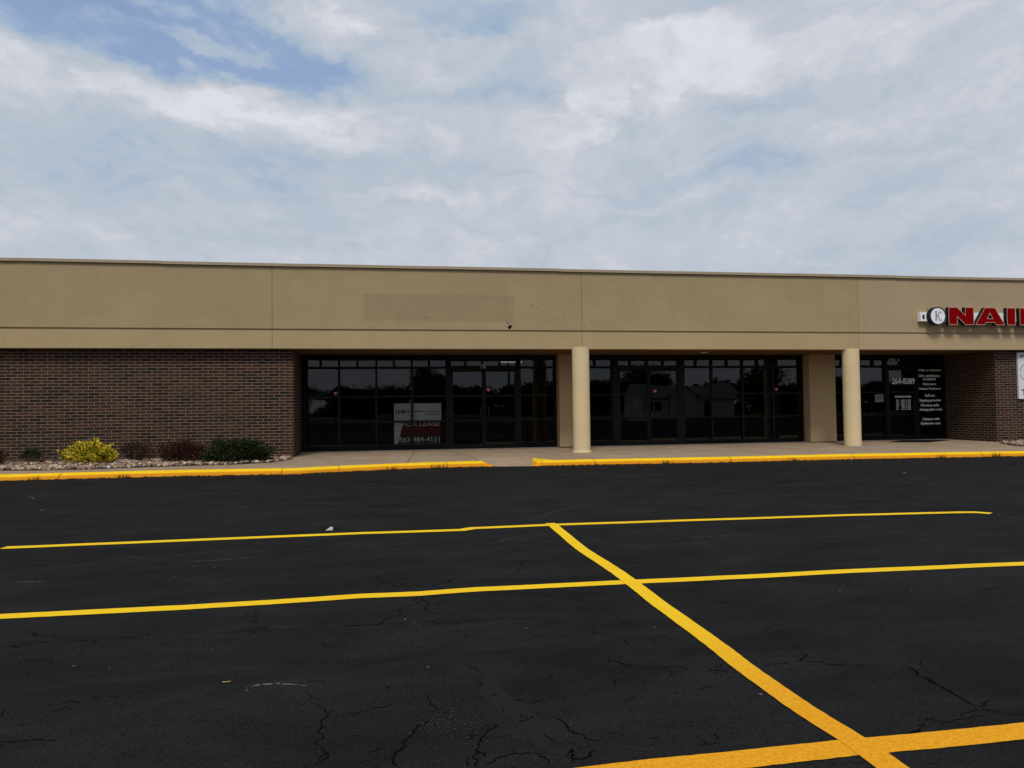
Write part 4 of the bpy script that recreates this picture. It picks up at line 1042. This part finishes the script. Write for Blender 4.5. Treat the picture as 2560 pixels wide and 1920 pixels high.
m_.v = [(x, y, wz(y)+.003) for x, y in mc]+[(x, y, wz(y)+.015) for x, y in mc]; m_.f = [(4, 5, 6, 7), (0, 1, 5, 4), (1, 2, 6, 5), (2, 3, 7, 6), (3, 0, 4, 7)]; m_.mi = [0]*5
single('door_mat', m_, M_mat, 'black rubber mat on the sidewalk before the nail shop', 'mat', (16.4, 21.5, SW))

# ================================================================ shrubs
def leaf_cloud(rnd, c, rx, ry, h, n, ls, pal, lump=.25, shell=.5, zlow=.05, elong=1.6, sd_=0, holes=.0):
    m_ = MB(); cols = []; k = 0
    while k < n:
        th = rnd.uniform(0, 2*math.pi); cz = rnd.uniform(-.55, 1); s_ = math.sqrt(max(0, 1-cz*cz)); d = Vector((math.cos(th)*s_, math.sin(th)*s_, cz))
        nz = mnoise.noise(d*2.3+Vector((sd_, 0, 0))); n2_ = mnoise.noise(d*6+Vector((sd_, 9, 0)))
        R_ = 1+lump*nz*1.6+lump*.6*n2_
        u = shell+(1-shell)*rnd.random()**.6
        if holes and n2_ < -holes and u > .75: continue
        q = d*R_*u
        p = Vector((c[0]+q.x*rx, c[1]+q.y*ry, c[2]+h*.38+q.z*h*.60))
        if p.z < c[2]+zlow: continue
        k += 1
        t = (d+Vector((rnd.gauss(0, .6), rnd.gauss(0, .6), rnd.gauss(.25, .6)))).normalized(); a_ = t.cross(Vector((rnd.gauss(0, 1), rnd.gauss(0, 1), rnd.gauss(0, 1)))).normalized()
        l_ = ls*rnd.uniform(.6, 1.3); w = l_/elong*.6; i0 = len(m_.v)
        nn = t.cross(a_)*w*.35
        m_.v += [tuple(p), tuple(p+t*l_*.5+a_*w+nn), tuple(p+t*l_), tuple(p+t*l_*.5-a_*w+nn)]
        m_.f.append((i0, i0+1, i0+2, i0+3)); m_.mi.append(0)
        cc = rnd.choice(pal); b_ = rnd.uniform(.7, 1.25); cols.append(tuple(x*b_ for x in cc))
    return m_, cols
def shrub(label, cat, c, rx, ry, h, n, ls, pal, stem, nst=26, name='shrub', sr=.006, **k):
    rnd = random.Random(int(abs(c[0])*97)); t = thing(name, label, cat, c)
    m_, cols = leaf_cloud(rnd, c, rx, ry, h, n, ls, pal, sd_=c[0], **k); part('foliage', m_, M_leaf, t, cols=cols)
    s_ = MB()
    for i in range(nst):
        a_ = rnd.uniform(0, 6.28); q = rnd.uniform(.3, .95); e_ = Vector((c[0]+math.cos(a_)*rx*q, c[1]+math.sin(a_)*ry*q, c[2]+h*rnd.uniform(.5, .95)*(1.15-q*.5)))
        b_ = Vector((c[0]+math.cos(a_)*rx*.12, c[1]+math.sin(a_)*ry*.12, c[2]-.03)); mid = b_.lerp(e_, .5)+Vector((0, 0, -.02)); s_.tube([b_, mid, e_], [sr, sr*.7, sr*.35], 5)
        for _ in range(3):
            p = b_.lerp(e_, rnd.uniform(.4, .9)); s_.tube([p, p+Vector((rnd.uniform(-1, 1)*rx*.22, rnd.uniform(-1, 1)*ry*.2, rnd.uniform(.1, .25)*h))], [sr*.45, sr*.2], 4)
    part('stems', s_, stem, t)
    return t
G0 = SW+.045
YEL = [(.86, .66, .02), (.78, .60, .03), (.66, .56, .04), (.90, .74, .06), (.30, .34, .03), (.70, .46, .05), (.09, .12, .015), (.05, .07, .012)]
GRN = [(.018, .034, .008), (.012, .024, .006), (.028, .046, .012), (.04, .06, .018), (.008, .014, .004)]
RED = [(.085, .018, .016), (.05, .012, .012), (.11, .025, .018), (.035, .012, .012), (.06, .03, .02)]
shrub('bright golden yellow rounded shrub on the pale stones', 'shrub', (-6.42, 19.35, G0), .50, .42, .50, 2300, .065, YEL, M_stem, lump=.34, shell=.5, zlow=.06, holes=.12)
shrub('wide dark green shrub, rightmost against the brick wall', 'shrub', (-3.14, 18.95, G0), .73, .5, .49, 8000, .05, [(r*1.15, g*1.05, b) for r, g, b in GRN], M_stem, lump=.3, shell=.45, zlow=.01, elong=1.5)
shrub('dark red barberry bush between the dry bush and the dark green shrub', 'shrub', (-4.42, 19.5, G0), .56, .40, .47, 5500, .042, RED, M_stemr, nst=40, lump=.35, shell=.35, zlow=.02, holes=.25)
shrub('sparse dry purplish bush right of the yellow shrub', 'shrub', (-5.65, 20.0, G0), .40, .25, .46, 900, .034, [(.05, .025, .024), (.04, .03, .028), (.07, .035, .03)], M_stemr, nst=70, lump=.3, shell=.6, zlow=.22, sr=.005)
shrub('small ragged green bush with bare stems left of the yellow shrub', 'shrub', (-7.93, 20.0, G0), .25, .2, .34, 620, .04, GRN+[(.04, .08, .03)], M_stemg, nst=44, lump=.3, shell=.5, zlow=.14, sr=.005)
shrub('dark red bush cut off by the left picture edge', 'shrub', (-8.62, 19.35, G0), .36, .35, .42, 2400, .04, RED, M_stemr, nst=34, lump=.35, shell=.4, zlow=.03, holes=.25)
# twigs leaning out of the left bushes
# weeds growing in the kerb gutter
rw_ = random.Random(21)
WEEDS = [(-6.65, 'weed tuft in the gutter below the yellow shrub'), (-5.0, 'weed tuft in the gutter below the dark red barberry'), (.35, 'weed tuft in the gutter left of the lease banner'), (1.35, 'largest weed tuft in the gutter, left of the kerb ramp'), (6.6, 'weed tuft in the gutter just right of the middle column'), (9.6, 'weed tuft in the gutter below the wide empty window'), (13.35, 'weed tuft in the gutter below the right column'), (14.75, 'tallest weed tuft in the gutter below the nail shop'), ]
for x, lab in WEEDS:
    y = interp(KX, x)-.012; m_ = MB(); cols = []; big = 1.3 if 'est' in lab else 1
    for i in range(26):
        a_ = rw_.uniform(0, 6.28); l_ = rw_.uniform(.05, .13)*big; b_ = Vector((x+rw_.uniform(-.12, .12)*big, y+rw_.uniform(-.012, .008), 0)); d = Vector((math.cos(a_)*.6, math.sin(a_)*.3, 1)).normalized(); s_ = Vector((-math.sin(a_), math.cos(a_), 0))*.006
        i0 = len(m_.v); m_.v += [tuple(b_-s_), tuple(b_+s_), tuple(b_+d*l_)]; m_.f.append((i0, i0+1, i0+2)); m_.mi.append(0); cols.append(rw_.choice([(.03, .03, .012), (.05, .035, .012), (.015, .02, .008)]))
    single('weed', m_, M_leaf, lab, 'weed', (x, y, 0), 'weeds along the kerb', cols=cols)
# litter on the asphalt
def crumple(name, lab, cat, x, y, z, pts, mt):
    pts = [(a_*.38, b_*.38, c_*.42) for a_, b_, c_ in pts]
    m_ = MB(); m_.v = [(x+a_, y+b_, z+c_) for a_, b_, c_ in pts]; n = len(pts); c0 = len(m_.v); m_.v.append((x, y, z+max(p[2] for p in pts)*.8)); m_.f = [(i, (i+1) % n, c0) for i in range(n)]; m_.mi = [0]*n
    return single(name, m_, mt, lab, cat, (x, y, z))
crumple('dead_leaf', 'pale curled leaf lying against the farthest yellow line', 'leaf', -.49, 8.68, 0, [(-.11, -.03, .004), (-.05, -.05, .01), (.02, -.045, .012), (.09, -.05, .004), (.10, .0, .075), (.05, .05, .09), (0, .02, .045), (-.05, .01, .03)], M_litter)
for x, y, r_, lab in ((-4.425, 11.48, .045, 'larger white paper scrap on the far left asphalt'), (-4.347, 12.70, .022, 'tiny white chip left, farthest from the camera'), (9.82, 13.24, .085, 'thin white scrap on the far right asphalt'), (-.588, 3.796, .008, 'tiny white crumb beside the pale arc scuff')):
    crumple('paper_scrap', lab, 'scrap', x, y, .001, [(-r_, 0, .001), (-.2*r_, -.6*r_, .004), (r_, -.3*r_, .001), (.7*r_, .4*r_, .006), (-.4*r_, .5*r_, .003)], M_litter)
m_ = MB(); m_.tube([(-.72, 3.93, .004), (-.70, 3.927, .005), (-.682, 3.933, .004)], .002, 5); single('twig', m_, plain('straw', (.55, .38, .12)), 'short straw-coloured twig on the near left asphalt', 'twig', (-.70, 3.93, 0))

# ================================================================ what the dark glass reflects, far behind the camera
def tree_meshes(seed, h, w):
    rnd = random.Random(seed); t_ = MB(); t_.tube([(0, 0, 0), (.1, 0, h*.3), (-.1, .1, h*.6), (0, 0, h*.85)], [h*.035, h*.028, h*.018, h*.006], 9)
    ends = []
    for i in range(9):
        a_ = rnd.uniform(0, 6.28); z = h*rnd.uniform(.28, .6); l_ = w*rnd.uniform(.5, .8); e_ = (math.cos(a_)*l_, math.sin(a_)*l_, z+h*rnd.uniform(.1, .3)); t_.tube([(0, 0, z), (e_[0]*.5, e_[1]*.5, z+(e_[2]-z)*.6), e_], [h*.014, h*.009, h*.003], 6); ends.append(e_)
    m_ = MB(); cols = []
    for e_ in ends+[(0, 0, h*.85), (0, 0, h*.65), (w*.6, 0, h*.2), (-w*.6, 0, h*.2), (0, w*.5, h*.25), (0, -w*.5, h*.22), (0, 0, h*.35)]:
        b_, c_ = leaf_cloud(rnd, (e_[0], e_[1], e_[2]-h*.12), w*rnd.uniform(.35, .55), w*rnd.uniform(.35, .55), h*rnd.uniform(.3, .45), 420, .34, GRN, sd_=e_[0], zlow=-5, shell=.3, lump=.4)
        i0 = len(m_.v); m_.v += b_.v; m_.f += [tuple(i0+q for q in f_) for f_ in b_.f]; m_.mi += b_.mi; cols += c_
    return t_, m_, cols
protos = []
for i, (h, w) in enumerate(((5.2, 3.4), (4.4, 3.8), (6.6, 3.2))):
    t_, m_, cols = tree_meshes(40+i, h, w); r0 = thing('tree', 'dark leafy tree across the lot, mirrored in the shopfront glass', 'tree', (0, 0, 0), 'trees behind the camera')
    part('trunk', t_, M_bark, r0); part('crown', m_, M_leaf, r0, cols=cols); protos.append(r0)
spots = [(-30+4.1*i, (0, 1, 0, 1, 1, 2, 0, 1, 0, 2, 1, 1)[i % 12]) for i in range(34)]
for i, (x, k) in enumerate(spots):
    r0 = protos[k]; used = r0.get('used')
    if not used: r0['used'] = 1; o = r0
    else:
        o = r0.copy(); COL.objects.link(o)
        for c in list(r0.children): c2 = c.copy(); COL.objects.link(c2); c2.parent = o
    o.location = (x+rw_.uniform(-1.5, 1.5), -60-rw_.uniform(0, 14), -.03); o.rotation_euler = (0, 0, rw_.uniform(0, 6)); s_ = rw_.uniform(.8, 1.15); o.scale = (s_, s_, s_)
hs = thing('storage_building', 'pale low gabled building across the lot, mirrored in the shopfront glass', 'building', (37, -46, 0))
M_pale = plain('pale_siding', (.55, .55, .52), .8); M_shing = plain('grey_shingle', (.12, .12, .12), .9)
m_ = MB(); m_.box(31, 43, -50, -43, 0, 2.6); m_.face([(31, -43, 2.6), (31, -50, 2.6), (31, -46.5, 4.0)]); m_.face([(43, -50, 2.6), (43, -43, 2.6), (43, -46.5, 4.0)]); m_.face([(34, -42.4, 2.6), (38, -42.4, 2.6), (36, -42.4, 4.1)]); m_.box(34.1, 37.9, -43, -42.42, 0, 2.6); part('wall', m_, M_pale, hs)
m_ = MB()
for s_ in (1, -1): m_.face([(30.6, -46.5+s_*3.9, 2.5), (43.4, -46.5+s_*3.9, 2.5), (43.4, -46.5, 4.08), (30.6, -46.5, 4.08)])
m_.face([(33.7, -42.2, 2.45), (36, -42.2, 4.2), (36, -45.6, 4.2), (33.7, -45.6, 2.45)]); m_.face([(38.3, -42.2, 2.45), (36, -42.2, 4.2), (36, -45.6, 4.2), (38.3, -45.6, 2.45)]); part('roof', m_, M_shing, hs)
m_ = MB(); m_.box(39.2, 40.2, -42.99, -42.95, 0, 2.05); part('door', m_, M_frame, hs); m_ = MB(); m_.box(31.8, 33.1, -42.99, -42.95, 1, 2); part('window', m_, M_frame, hs)
sl_ = thing('street_lamp', 'tall grey lot lamp post, mirrored in the shopfront glass', 'lamp post', (11.3, -20, 0))
part('pole', MB().tube([(11.3, -20, 0), (11.3, -20, 8.6)], [.11, .07], 12), M_metal, sl_); part('base', MB().tube([(11.3, -20, 0), (11.3, -20, .7)], .28, 20), M_strip, sl_)
m_ = MB(); m_.tube([(11.3, -20, 8.5), (12.3, -20, 8.6)], .045, 8); part('arm', m_, M_metal, sl_); m_ = MB(); m_.box(12.1, 12.8, -20.18, -19.82, 8.52, 8.66); part('lamp_head', m_, M_frame, sl_)
for o in bpy.data.objects:
    if 'used' in o.keys(): del o['used']
